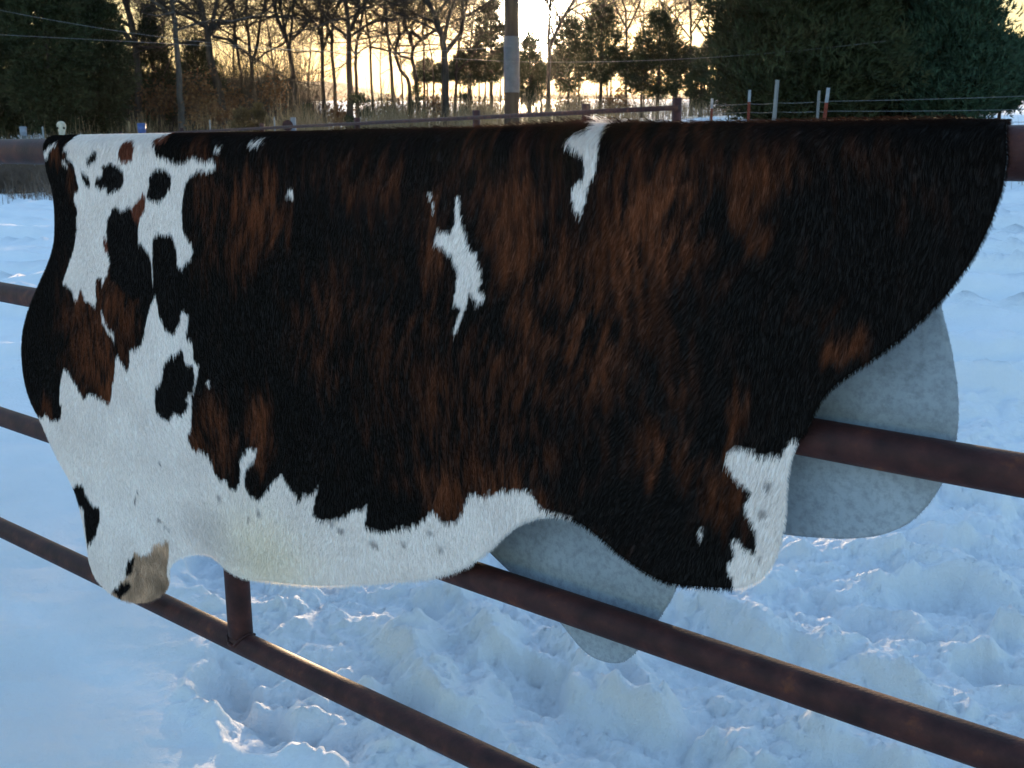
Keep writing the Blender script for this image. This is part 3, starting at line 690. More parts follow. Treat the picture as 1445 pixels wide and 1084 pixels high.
ed = tu * en[:, :1] + tw * en[:, 1:]
dirn = np.where(is_edge[:, None], .55 * dirn + .75 * ed, dirn); dirn /= np.linalg.norm(dirn, axis=1)[:, None]
white_h = col[:, 0] > .3
Lh = (.0095 + .003 * fr.random(N_)) * (1 + .30 * ridge) * np.where(is_edge, .62, 1)
tuft = np.exp(-((fu - .70) / .14) ** 2) * ridge
Lh *= 1 + .7 * tuft
Lh = np.where(fw < -.15, Lh * .45, Lh)
lift = .07 + .06 * fr.random(N_) + ridge * (.10 + .22 * fr.random(N_)) + .22 * tuft
tall = np.exp(-((fw + .022) / .022) ** 2) * (fu < 1.35) * (fu > .07) * (fr.random(N_) < .18 + .16 * (fu < .95))
Lh *= 1 + 1.1 * tall
lift += .75 * tall
ts = np.array([0, .35, .7, 1.0])
pts = p[:, None, :] + Lh[:, None, None] * (dirn[:, None, :] * ts[None, :, None] + nn[:, None, :] * (lift[:, None] * (ts * (1 - .42 * ts))[None, :])[..., None])
pts[:, :, 2] -= (Lh[:, None] * .12 * ts[None] ** 2)
hc = bpy.data.hair_curves.new("fur")
hc.add_curves([4] * N_)
hc.attributes["position"].data.foreach_set("vector", pts.astype(np.float32).ravel())
ra = hc.attributes.new("radius", 'FLOAT', 'POINT')
r0 = (.00021 + .00008 * fr.random(N_))
ra.data.foreach_set("value", (r0[:, None] * np.array([1, .95, .7, .22])[None]).astype(np.float32).ravel())
ta = hc.attributes.new("tint", 'FLOAT_COLOR', 'CURVE')
ta.data.foreach_set("color", np.hstack([np.clip(col, .002, .95), np.ones((N_, 1))]).astype(np.float32).ravel())
M['fur'] = attr_mat("fur_hair", rough=0.6, spec=0.03, translucent=.3)
hc.materials.append(M['fur'])
fur = part("fur", hc, hide)
fur["kind"] = "stuff"
print("fur", N_)

# ------------------------------------------------------------------ trees
def at(px, py, Y):
    """the point Y metres ahead that the photograph shows at (px, py)"""
    cp, sp = math.cos(PITCH), math.sin(PITCH)
    rx = (px - PCX) / FPX; ry = (PCY - py) / FPX
    d = np.array([rx, cp + ry * sp, ry * cp - sp])
    q = d * (Y / d[1])
    return np.array([q[0], q[1], q[2] + EYE])


def grow(mb_trunk, mb_twig, rs, P, R, level, spread=1.0):
    """side branches along the polyline P with radii R"""
    P = np.asarray(P, float)
    seg = np.linalg.norm(np.diff(P, axis=0), axis=1); L = seg.sum()
    cs = np.r_[0, np.cumsum(seg)]
    n = {1: int(9 + L * 1.1), 2: int(3 + L * 2.4), 3: int(3 + L * 4)}[level]
    lo = {1: .30, 2: .15, 3: .1}[level]
    for q in range(n):
        t = lo + (1 - lo) * (q + rs.random()) / n
        s = t * L; k = min(np.searchsorted(cs, s) - 1, len(P) - 2); k = max(k, 0)
        f = (s - cs[k]) / max(seg[k], 1e-6)
        base = P[k] * (1 - f) + P[k + 1] * f
        r = float(np.interp(s, cs, R))
        d0 = (P[k + 1] - P[k]) / max(seg[k], 1e-6)
        az = rs.uniform(0, 2 * math.pi)
        side = np.array([math.cos(az), math.sin(az), rs.uniform(-.2, .35)])
        side -= d0 * side.dot(d0); side /= np.linalg.norm(side) + 1e-9
        a = rs.uniform(.6, 1.25) * spread
        d = d0 * math.cos(a) + side * math.sin(a)
        ln = {1: L * rs.uniform(.28, .5) * (1.15 - .6 * t), 2: L * rs.uniform(.35, .6) * (1.1 - .5 * t), 3: L * rs.uniform(.45, .8)}[level]
        ln = min(max(ln, {1: .8, 2: .4, 3: .2}[level]), {1: 4.2, 2: 1.9, 3: .8}[level])
        m = {1: 7, 2: 5, 3: 3}[level]
        pts = [base]; dd = d.copy()
        for j in range(m - 1):
            dd = dd + rs.normal(0, {1: .22, 2: .26, 3: .25}[level], 3) + np.array([0, 0, .07])
            dd /= np.linalg.norm(dd)
            pts.append(pts[-1] + dd * ln / (m - 1))
        r0 = min(r * .62, {1: .075, 2: .026, 3: .011}[level]); r0 = max(r0, {1: .020, 2: .011, 3: .007}[level])
        rad = r0 * np.linspace(1, .28, m)
        (mb_trunk if level == 1 else mb_twig).tube(pts, rad, {1: 5, 2: 4, 3: 3}[level])
        if level < 3: grow(mb_trunk, mb_twig, rs, pts, rad, level + 1)


def bare_tree(trunk_px, Y, w_px, label, forks=(), seed=0, bark='bark', top=10.5, group="bare trees in the woods behind the fence", name="bare_tree"):
    rs = np.random.default_rng(seed)
    pts = [at(x, y, Y) for x, y in trunk_px]
    g = gz(pts[0][0], Y)
    pts[0][2] = g - .15
    k = len(pts)
    for i in range(1, k): pts[i][1] += rs.normal(0, .12)
    d = pts[-1] - pts[-2]; d /= np.linalg.norm(d); d = d * .5 + np.array([0, 0, .6])
    H = g + top
    while pts[-1][2] < H:
        d = d + rs.normal(0, .12, 3) + np.array([0, 0, .05]); d /= np.linalg.norm(d)
        pts.append(pts[-1] + d * 1.1)
    pts = np.array(pts)
    # finer polyline
    tt = np.arange(len(pts)); t2 = np.linspace(0, len(pts) - 1, len(pts) * 3)
    pts = np.stack([np.interp(t2, tt, pts[:, a]) for a in range(3)], 1)
    pts[1:, :2] += rs.normal(0, .012, (len(pts) - 1, 2))
    r0 = w_px * Y / 1525 / 2
    hz = np.clip((pts[:, 2] - g) / (H - g), 0, 1)
    rad = r0 * (1 - .86 * hz) * (1 + .45 * np.exp(-(pts[:, 2] - g) / .35))
    root = link(name, None, loc=(float(pts[0][0]), float(Y), g))
    tag(root, label, "tree", group)
    tm, cm = MB(), MB()
    tm.tube(pts, rad, 9)
    grow(tm, cm, rs, pts, rad, 1)
    for fk in forks:
        fp_ = [at(x, y, Y) for x, y in fk[:-1]]
        f0 = fk[-1]
        dd = fp_[-1] - fp_[-2]; dd /= np.linalg.norm(dd); 
        for _ in range(4):
            dd = dd + rs.normal(0, .16, 3) + np.array([0, 0, .1]); dd /= np.linalg.norm(dd); fp_.append(fp_[-1] + dd * .7)
        fp_ = np.array(fp_); fp_[1:, 1] += np.cumsum(rs.normal(0, .12, len(fp_) - 1))
        fr_ = f0 * Y / 1525 / 2 * np.linspace(1, .3, len(fp_))
        tm.tube(fp_, fr_, 7)
        grow(tm, cm, rs, fp_, fr_, 2); 
    off = np.array(root.location)
    for mb in (tm, cm): mb.V = [v - off for v in mb.V]
    link("trunk", tm.mesh("trunk", M[bark]), root)
    link("crown", cm.mesh("crown", M['twig']), root)
    return root


bare_tree([(197, 186), (196, 130), (190, 61), (182, 18), (177, 0)], 40, 12, "dark bare oak forking left, between the evergreen mass and the grey trunk", [[(190, 62), (184, 55), (171, 39), (158, 33), (140, 18), (125, 2), 8]], 1)
bare_tree([(257, 186), (255, 148), (252, 92), (248, 37), (246, 0)], 38, 9.5, "straight grey-barked bare tree left of the rust-leaved oaks", (), 2, 'bark_grey')
bare_tree([(315, 185), (308, 130), (300, 88), (293, 48), (284, 10), (278, 0)], 40, 13, "stout dark bare oak with crooked wide-spreading limbs, leaning left", [[(294, 50), (298, 35), (301, 18), (305, 0), 7], [(295, 52), (310, 33), (330, 28), (345, 24), 5], [(294, 56), (270, 60), (252, 62), 5], [(300, 52), (322, 56), (335, 66), (350, 76), 4]], 3)
bare_tree([(348, 165), (341, 103), (333, 55), (326, 15), (322, 0)], 46, 5, "slim bare tree leaning left beside the stout crooked oak", (), 4)
bare_tree([(364, 180), (360, 129), (356, 87), (351, 52), (347, 18)], 43, 6, "slim bare tree forking into a narrow V above a brown thicket", [[(357, 89), (363, 60), (366, 30), (372, 0), 4.5], [(358, 90), (375, 75), (395, 65), 3]], 5)
bare_tree([(420, 178), (414, 114), (405, 61), (395, 31), (385, 0)], 43, 8, "bare tree leaning left with three stems beside the gap of open sky", [[(404, 58), (400, 30), (394, 0), 5], [(408, 68), (410, 38), (413, 5), 4]], 6)
bare_tree([(459, 178), (455, 111), (455, 68), (451, 41), (438, 26), (414, 0)], 43, 6.5, "bare tree with fanned upper stems right of the sky gap", [[(455, 68), (455, 40), (452, 0), 4], [(456, 70), (463, 50), (461, 25), 4], [(455, 74), (440, 72), (418, 75), 2.2]], 7)
bare_tree([(475, 165), (473, 111), (469, 65), (470, 28), (476, 12), (483, 0)], 46, 6, "dark slim bare tree close left of the thick straight trunk", [[(470, 60), (462, 35), (457, 20), 4]], 8)
bare_tree([(494, 175), (493, 92), (493, 46), (488, 0)], 41, 10, "thick straight bare trunk with greyish bark among tan reeds", [[(495, 44), (503, 18), (507, 0), 6], [(497, 50), (515, 38), (535, 30), 4]], 9)
bare_tree([(505, 165), (504, 129), (502, 92), (503, 65), (508, 40), (515, 0)], 50, 6, "dark bare tree just behind the thick straight trunk", (), 10)
bare_tree([(529, 172), (524, 111), (522, 61), (517, 37), (515, 0)], 46, 4.6, "thin bare tree with level limbs before the snowy field", [[(522, 66), (540, 70), (556, 74), 3], [(522, 64), (508, 70), (498, 80), 2.5]], 11)
bare_tree([(557, 170), (552, 92), (548, 55), (544, 24), (543, 0)], 44, 6, "upright bare tree left of the two twisted trunks", [], 12)
bare_tree([(581, 170), (577, 114), (565, 98), (557, 72), (563, 50), (580, 44), (592, 55)], 42, 7, "twisted bare trunk bending left then arching right", [], 13, top=6.5)
bare_tree([(591, 170), (587, 107), (581, 81), (583, 68), (579, 52), (570, 35)], 43, 7, "twisted bare trunk standing close beside the arching one", [[(581, 84), (565, 79), (556, 70), 4], [(583, 68), (592, 60), (602, 55), 4]], 14)
bare_tree([(629, 178), (629, 111), (627, 70), (624, 52), (618, 37), (609, 11), (601, 0)], 40, 12, "thick dark bare oak with dense spreading crown left of the utility pole", [[(629, 74), (640, 60), (650, 48), (655, 25), (652, 0), 7], [(626, 60), (632, 30), (640, 5), 6], [(622, 48), (610, 40), (590, 30), 4]], 15, top=11.5)
bare_tree([(600, 168), (598, 92), (598, 61), (595, 20), (597, 0)], 46, 4, "thin straight bare tree left of the thick dark oak", (), 16)
bare_tree([(642, 172), (643, 111), (644, 89), (648, 65), (655, 30), (660, 0)], 44, 5, "slender bare tree close right of the thick dark oak", [[(645, 100), (662, 85), (670, 74), 3]], 17)
bare_tree([(773, 172), (774, 101), (777, 65), (788, 37), (811, 0)], 42, 7.5, "sunlit-edged bare tree leaning right, just right of the sun", [[(775, 85), (773, 50), (776, 18), 4]], 19, top=8.5)
bare_tree([(764, 170), (764, 111), (763, 75), (760, 55)], 46, 4, "thin bare tree with a low crown below the sun", (), 20, top=4.2)
bare_tree([(884, 150), (884, 55), (883, 18), (877, 0)], 50, 4.5, "tall thin bare tree between the two dark pines", [[(884, 40), (872, 15), (866, 0), 3], [(884, 45), (896, 20), (902, 5), 3]], 22)
bare_tree([(976, 150), (975, 74), (975, 37), (974, 0)], 46, 4.2, "tall thin bare tree against yellow sky beside the huge cedar", [[(975, 55), (962, 38), (955, 25), 2.5], [(975, 48), (988, 28), (992, 10), 2.5]], 23)
bare_tree([(957, 150), (953, 80), (948, 40), (938, 15), (930, 0)], 50, 4.5, "bare tree rising behind the triangular pine", [[(948, 42), (960, 20), (975, 6), 3]], 24)
_spec = [(214, 43, 4.2, 30), (232, 48, 3.5, 31), (275, 47, 3.6, 32), (332, 52, 3.4, 33), (384, 53, 3.2, 34), (436, 56, 3.2, 35), (540, 56, 3.4, 36), (569, 54, 3.0, 37), (612, 55, 3.2, 38), (662, 52, 3.8, 39), (682, 52, 3.4, 40), (812, 58, 3.4, 42), (860, 56, 3.0, 43), (905, 56, 3.2, 44), (988, 52, 3.0, 46)]
protos = []
_where = ("between the forking oak and the grey trunk", "just left of the grey-barked trunk", "just right of the grey-barked trunk", "right of the stout crooked oak", "left of the leaning three-stemmed tree", "in the sky gap right of the three-stemmed tree", "left of the upright tree by the twisted trunks", "right behind the upright tree by the twisted trunks", "just left of the thick dark oak", "right of the thick dark oak", "behind the sparse tall pine left of the pole", "right of the sunlit leaning tree", "behind the broad pointed pine", "left behind the triangular pine", "in the sky gap beside the huge cedar")
for i, (x, Yt, w, sd) in enumerate(_spec):
    lb = "slim bare tree far back, " + _where[i]
    gp = "slim bare trees farther back in the woods"
    if i < 4:
        protos.append(bare_tree([(x, 165), (x + (-1) ** i * 3, 110), (x - 2, 60), (x + 1 - i, 10)], Yt, w, lb, (), sd, top=8.5 + .6 * i, group=gp))
    else:
        src = protos[i % 4]; r = src.copy(); COL.objects.link(r); r['label'] = lb
        q = at(x, 165, Yt); r.location = (q[0], Yt, gz(q[0], Yt)); r.rotation_euler = (0, 0, 1.3 * i); s = .85 + .05 * (i % 5); r.scale = (s, s, s)
        for ch in src.children:
            c = ch.copy(); COL.objects.link(c); c.parent = r


# ---- evergreens: a trunk, bough cores and thousands of small sprays
def evergreen(px, Y, hw_px, top_px, label, n, seed, mat='cedar', base_px=None, shape=0.75, open_=0.0, spray=.16, trunk_px=None, group=None, cat="tree", name="cedar_tree", lobes=.22, tufts=5, round_=.30, up=.45, tuft_n=26):
    rs = np.random.default_rng(seed)
    p0 = at(px, 200, Y); x0 = p0[0]; g = gz(x0, Y)
    ztop = at(px, top_px, Y)[2]; zb = g + .12 if base_px is None else at(px, base_px, Y)[2]
    hw = hw_px * Y / 1525; H = ztop - zb
    root = link(name, None, loc=(x0, Y, g)); tag(root, label, cat, group)
    zl = zb - g
    tw = (trunk_px or 6) * Y / 1525 / 2
    tm = MB(); tm.tube([(0, 0, -.2), (.03, 0, zl + H * .3), (-.03, .02, zl + H * .97)], [tw, tw * .75, .012], 8)
    # boughs
    nb = int(26 + H * 6)
    bz = rs.uniform(.02, .93, nb); ba = rs.uniform(0, 2 * math.pi, nb)
    def prof(t): return np.minimum(1, (t / round_) ** .5 * .55 + .45 * np.minimum(1, t / round_)) * (1 - t ** 1.25) ** shape
    def lob(a, z): return 1 + lobes * 1.6 * noise(a * 1.3 + 20, z * 1.1, seed) + lobes * noise(np.cos(a) * 2.5 + 9, np.sin(a) * 2.5 + z * 2.3, seed + 1)
    for q in range(nb):
        r = hw * prof(bz[q]) * .82; z = zl + H * bz[q]
        e = np.array([math.cos(ba[q]), math.sin(ba[q]), 0])
        tm.tube([(0, 0, z - r * .25), tuple(e * r * .5 + np.array([0, 0, z - r * .12])), tuple(e * r + np.array([0, 0, z + r * .12]))], [max(.008, tw * .22), .008, .004], 4)
    link("trunk", tm.mesh("trunk", M['bark']), root)
    # sprays grouped on clumps so gaps stay open
    nc = max(16, n // tuft_n)
    cz = rs.beta(1.05, 1.35, nc); cang = rs.uniform(0, 2 * math.pi, nc)
    cr = np.sqrt(rs.uniform(.12 + .25 * (1 - open_), 1, nc)) * prof(cz) * lob(cang, cz * H)
    cr = np.maximum(cr, .03)
    C = np.stack([np.cos(cang) * cr * hw, np.sin(cang) * cr * hw, zl + cz * H], 1)
    ci = rs.integers(0, nc, n)
    rad = (.10 + .34 * (hw / max(hw, 1.2))) * (1 - .35 * open_) * (.5 + .5 * np.sqrt(hw / 1.8))
    O = C[ci] + rs.normal(0, 1, (n, 3)) * np.array([1, 1, .62]) * rad * .55
    out = O - np.array([0, 0, zl + H * .35]); out[:, 2] *= .25; out /= np.linalg.norm(out, axis=1)[:, None] + 1e-9
    dirv = out + rs.normal(0, .45, (n, 3)) + np.array([0, 0, up]); dirv /= np.linalg.norm(dirv, axis=1)[:, None]
    k = tufts
    dv = dirv[:, None, :] + rs.normal(0, .42, (n, k, 3)); dv /= np.linalg.norm(dv, axis=2)[..., None]
    Ls = spray * rs.uniform(.6, 1.25, (n, k, 1))
    wv = np.cross(dv, rs.normal(0, 1, (n, k, 3))); wv /= np.linalg.norm(wv, axis=2)[..., None] + 1e-9
    b0 = O[:, None, :] + dv * Ls * rs.uniform(-.25, .2, (n, k, 1))
    a = b0 + wv * spray * .105; b = b0 - wv * spray * .105; c = b0 + dv * Ls
    mid = b0 + dv * Ls * .55 + wv * spray * .10
    V = np.stack([a, b, c], 2).reshape(-1, 3)
    V[:, 2] = np.maximum(V[:, 2], .03)
    T = np.arange(len(V)).reshape(-1, 3)
    link("crown", mesh_np("crown", V, T, M[mat], smooth=False), root)
    return root


G_L = "tall evergreens massed at the left edge"
evergreen(12, 34, 62, -90, "dark tall evergreen at the far left edge of the woods", 9000, 101, group=G_L, base_px=186, spray=.2, open_=.25)
evergreen(78, 33, 62, -120, "dark tall evergreen behind the bleached skull", 9500, 102, group=G_L, base_px=186, spray=.2, open_=.25)
evergreen(140, 35, 58, -70, "dark tall evergreen left of the forking oak", 8500, 103, group=G_L, base_px=186, spray=.2, open_=.3)
evergreen(108, 40, 80, -60, "dark evergreen filling the gap behind the two tall ones on the left", 6500, 104, group=G_L, base_px=180, spray=.22)
evergreen(222, 41, 36, 10, "ragged dark evergreen right of the forking oak", 3800, 105, base_px=184, open_=.5, spray=.19)
evergreen(285, 46, 44, 52, "low dark evergreen behind the grey trunk", 3600, 106, base_px=184, open_=.35, spray=.19)
evergreen(184, 42, 34, 70, "bushy dark evergreen low behind the forking oak", 2600, 107, base_px=184, spray=.19)
evergreen(693, 46, 27, -5, "sparse tall pine left of the utility pole", 1900, 108, base_px=112, open_=.8, trunk_px=6.5, spray=.2, name="pine_tree", tuft_n=13, round_=.1, shape=.45)
evergreen(664, 50, 34, 66, "low sparse pine between the dark oak and the utility pole", 1100, 109, base_px=118, open_=.8, trunk_px=4, spray=.2, name="pine_tree", tuft_n=13, round_=.2)
evergreen(747, 44, 26, 46, "short dark pine directly below the sun", 1900, 110, base_px=146, open_=.5, trunk_px=7, spray=.19, name="pine_tree", tuft_n=13)
evergreen(801, 46, 34, 28, "open-crowned pine right of the sun", 1700, 111, base_px=126, open_=.75, trunk_px=5, spray=.2, name="pine_tree", tuft_n=13, shape=.5)
evergreen(846, 44, 46, 6, "broad pine with a pointed top left of the triangular pine", 3300, 112, base_px=112, open_=.55, trunk_px=6, spray=.19, name="pine_tree", tuft_n=13, shape=.7)
evergreen(926, 44, 56, 16, "dark triangular pine with several trunks showing below its crown", 4600, 113, base_px=130, open_=.4, trunk_px=6, spray=.19, name="pine_tree", tuft_n=13, shape=.85, round_=.12)
evergreen(986, 40, 20, 84, "small ragged cedar at the foot of the huge cedar", 1100, 114, base_px=150, open_=.6, spray=.17)
G_R = "big cedars on the right"
evergreen(1122, 21, 128, -190, "huge dark green cedar behind the white-topped fence posts", 26000, 120, group=G_R, up=.95, tuft_n=44, mat='cedar', base_px=176, spray=.19, shape=.55, lobes=.2, round_=.16)
evergreen(1240, 23, 130, -170, "huge dark cedar in the middle of the big cedar row", 20000, 121, group=G_R, up=.95, tuft_n=44, mat='cedar', base_px=176, spray=.19, shape=.55, lobes=.2, round_=.16)
evergreen(1335, 21, 86, -25, "blue-green cedar with a rounded top at the right", 17000, 122, group=G_R, up=.95, tuft_n=44, mat='cedar_green', base_px=172, spray=.14, shape=.6, round_=.42)
evergreen(1405, 22, 54, 56, "low rounded blue-green cedar at the right edge, snow bank beneath", 9000, 123, group=G_R, up=.95, tuft_n=44, mat='cedar_green', base_px=148, spray=.13, shape=.6, round_=.6)
evergreen(1480, 27, 52, 48, "rusty brown winter cedar cut by the right edge", 4500, 124, group=G_R, mat='cedar_brown', base_px=128, spray=.15)
# saplings
for i, (px, Y, hw, tp, mt, lb) in enumerate(((368, 34, 13, 148, 'cedar_brown', "small yellow-brown cedar sapling right of the slim forked tree"), (344, 34, 16, 152, 'cedar_brown', "small yellow-brown cedar sapling left of the slim forked tree"), (508, 38, 20, 128, 'cedar', "small dark cedar sapling at the foot of the thick straight trunk"),
                                             (436, 40, 14, 150, 'cedar', "small dark cedar sapling between the bare trees by the sky gap"), (590, 42, 16, 120, 'cedar', "small dark cedar at the foot of the twisted trunks"), (658, 42, 14, 128, 'cedar', "small dark cedar right of the thick dark oak"))):
    evergreen(px, Y, hw, tp, lb, 700, 140 + i, mat=mt, base_px=186, open_=.4, spray=.13, name="cedar_sapling", cat="sapling", group="cedar saplings among the trunks", trunk_px=2)
# far pines in a row, crowns like a band with clear trunks below
far0 = None
_far = [(604, 62, 20, 88), (626, 66, 16, 92), (650, 64, 18, 84), (676, 66, 22, 78), (706, 64, 20, 82), (735, 66, 18, 86), (764, 66, 18, 84), (790, 66, 20, 80), (816, 62, 18, 82), (862, 64, 22, 78), (884, 66, 18, 84), (908, 64, 20, 86), (950, 64, 20, 88), (976, 66, 18, 84), (1000, 66, 18, 86)]
_where = ("left of the thick dark oak, leftmost of its row", "directly behind the thick dark oak", "just right of the thick dark oak", "between the dark oak and the sparse tall pine", "close left of the utility pole", "close right of the utility pole", "under the sun", "behind the sunlit leaning bare tree", "under the open-crowned pine", "between the broad pine and the tall thin tree", "at the foot of the tall thin bare tree", "left under the triangular pine", "right under the triangular pine", "at the foot of the tall tree by the cedar", "touching the huge cedar, rightmost of its row")
for i, (px, Y, hw, tp) in enumerate(_far):
    lb = "small far pine " + _where[i]; gp = "row of small pines in the distance"
    if i < 2:
        r = evergreen(px, Y, hw, tp, lb, 1500, 160 + i, base_px=114, open_=.65, trunk_px=2.6, spray=.24, name="pine_tree", tuft_n=13, round_=.2, shape=.6, group=gp)
        far0 = [r] if i == 0 else far0 + [r]
    else:
        src = far0[i % 2]; r = src.copy(); COL.objects.link(r); r['label'] = lb
        q = at(px, 150, Y); r.location = (q[0], Y, gz(q[0], Y)); r.rotation_euler = (0, 0, 1.7 * i); s = .9 + .05 * (i % 5); r.scale = (s, s, s * (.95 + .06 * (i % 3)))
        for ch in src.children:
            c = ch.copy(); COL.objects.link(c); c.parent = r


# ---- leafy brown thicket: shrubs that kept their dead leaves
def leafy_shrub(px, Y, hw_px, top_px, label, n, seed, mat='oakleaf', leaf=.07, group="brown-leaved shrubs among the trunks"):
    rs = np.random.default_rng(seed); x0 = at(px, 190, Y)[0]; g = gz(x0, Y)
    H = at(px, top_px, Y)[2] - g; hw = hw_px * Y / 1525
    root = link("leafy_shrub", None, loc=(x0, Y, g)); tag(root, label, "shrub", group)
    st = MB(); tips = []
    for q in range(16):
        a = rs.uniform(0, 6.28); r = hw * rs.uniform(.2, 1); e = np.array([math.cos(a), math.sin(a), 0])
        P = [e * .04, e * r * .4 + np.array([0, 0, H * .4]), e * r + np.array([0, 0, H * rs.uniform(.5, 1)])]
        st.tube(P, [.016, .01, .004], 4)
        for _ in range(7):
            f = rs.uniform(.35, 1); b_ = P[1] * (1 - f) + P[2] * f
            tp = b_ + rs.normal(0, .25, 3) * np.array([1, 1, .8]); tp[2] = max(tp[2], .1); tips.append(tp); st.tube([b_, (b_ + tp) / 2 + rs.normal(0, .03, 3), tp], [.006, .005, .003], 3)
    link("stem", st.mesh("stem", M['twig']), root)
    tips = np.array(tips); O = tips[rs.integers(0, len(tips), n)] + rs.normal(0, .13, (n, 3)); O[:, 2] = np.maximum(O[:, 2], .05)
    d = rs.normal(0, 1, (n, 3)); d /= np.linalg.norm(d, axis=1)[:, None]; w = np.cross(d, rs.normal(0, 1, (n, 3))); w /= np.linalg.norm(w, axis=1)[:, None]
    V = np.stack([O - d * leaf, O + w * leaf * .5, O + d * leaf, O - w * leaf * .5], 1).reshape(-1, 3)
    link("leaves", mesh_np("leaves", V, np.arange(len(V)).reshape(-1, 4), M[mat], False), root)["kind"] = "stuff"


for i, (px, Y, hw, tp, lb) in enumerate(((228, 40, 22, 112, "rust-leaved shrub left of the grey trunk"), (278, 39, 26, 100, "orange-brown leafy shrub right of the grey trunk"), (325, 42, 20, 122, "brown leafy shrub behind the stout crooked oak"), (388, 45, 24, 100, "tall brown leafy shrub left of the leaning three-stemmed tree"),
                                         (300, 37, 20, 150, "low orange-brown shrub at the foot of the stout oak"), (478, 44, 18, 152, "brown leafy shrub behind the reeds"), (552, 46, 18, 140, "thin brown shrub before the snowy field"), (610, 44, 20, 132, "brown shrub left of the thick dark oak"), (685, 48, 26, 142, "low brown brush left of the utility pole"),
                                         (800, 48, 24, 138, "low brown brush right of the utility pole"), (868, 46, 26, 128, "brown brush under the broad pine"))):
    leafy_shrub(px, Y, hw, tp, lb, 900 if i < 6 else 480, 200 + i, leaf=.075)

# ------------------------------------------------------------------ utility pole and overhead wires
q = at(722, 185, 20.8); PX, PY = q[0], 20.8; PG = gz(PX, PY)
pole = tag(link("utility_pole", None, loc=(PX, PY, PG)), "round wooden utility pole with a blue-grey band, in front of the sun", "utility pole")
b = MB(); hz_ = np.linspace(-.3, 8.6, 24)
b.tube([(.004 * noise(z, 2.), .004 * noise(z, 5.), z) for z in hz_], np.interp(hz_, [0, 8.6], [.152, .125]), 24, cap=True)
link("shaft", b.mesh("shaft", M['pole']), pole)
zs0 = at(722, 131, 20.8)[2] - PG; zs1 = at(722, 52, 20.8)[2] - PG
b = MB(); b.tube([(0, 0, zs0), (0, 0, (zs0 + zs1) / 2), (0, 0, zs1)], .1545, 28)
link("grey_band", b.mesh("grey_band", M['bandgrey']), pole)  # blue-grey band round part of the shaft
b = MB(); b.box((0, -.02, 7.9), (2.3, .1, .12)); link("cross_arm", b.mesh("cross_arm", M['pole'], False), pole)
for i, (y0, yp, sag, lb, rx) in enumerate(((53, 88, .0, "lower thin overhead wire crossing the dark evergreens at the left", True), (9, 66, .35, "upper thin overhead wire crossing the evergreen tops at the left", False))):
    A0 = at(-60, y0 - 7, 16.0); A1 = np.array([PX, PY - .16, at(722, yp, 20.8)[2]])
    pts = [A0 + (A1 - A0) * t - np.array([0, 0, sag * 4 * t * (1 - t)]) for t in np.linspace(0, 1, 24)]
    if rx:
        A2 = at(1250, 58, 19.0)
        pts += [A1 + (A2 - A1) * t - np.array([0, 0, .12 * 4 * t * (1 - t)]) for t in np.linspace(.04, 1, 20)]
    b = MB(); c0 = np.array(pts[0]); b.tube(np.array(pts) - c0, .0034, 5)
    tag(link("overhead_wire", b.mesh("overhead_wire", M['wire']), loc=tuple(c0)), lb, "wire", "overhead wires")

# ------------------------------------------------------------------ the far pipe fence
FA = at(190, 190, 30.0); FB = at(957, 152, 11.2)
def fl(t, z=0.0): p_ = FA + (FB - FA) * t; return p_ + np.array([0, 0, z])
ff = tag(link("pipe_fence", None, loc=(FB[0], FB[1], gz(FB[0], FB[1]))), "far rust-brown pipe fence seen just over the back of the hide", "fence")
def fpart(name, mb, mat, root, label=None, smooth=True):
    o_ = np.array(root.location); mb.V = [v - o_ for v in mb.V]
    o = link(name, mb.mesh(name, mat, smooth), root)
    if label: o["label"] = label
    return o
for dz in (0, -.42, -.84):
    b = MB(); b.tube([fl(t, dz) for t in np.linspace(-.1, 1, 12)], .028, 12, cap=True); fpart("rail", b, M['rust'], ff)
for t in (-.08, .2, .45, .65, .82, .93, 1.0):
    p_ = fl(t); g = gz(p_[0], p_[1]); b = MB()
    b.tube([(p_[0], p_[1] + .08, g - .2), (p_[0], p_[1] + .08, p_[2] + .10)], .052, 16, cap=True); fpart("post", b, M['rust'], ff)
# a spare length of pipe lying towards the viewer, its round end showing
p_ = at(406, 177, 22.0); b = MB(); b.tube([p_, p_ + np.array([-.24, 1.1, .01])], .11, 20, cap=True)
o_ = link("pipe", None); bpy.data.objects.remove(o_)
c0 = p_.copy(); b.V = [v - c0 for v in b.V]
tag(link("steel_pipe", b.mesh("steel_pipe", M['rust']), loc=tuple(c0)), "rusty pipe end pointing at the viewer above the hide, pale post beside it", "pipe")
p_ = at(414, 174, 22.4); g = gz(p_[0], p_[1]); b = MB(); b.box((0, 0, (p_[2] + .12 - g) / 2), (.10, .07, p_[2] + .12 - g))
tag(link("pale_post", b.mesh("pale_post", M['palegrey'], False), loc=(p_[0], p_[1], g)), "pale blue-grey square post beside the round pipe end", "post")

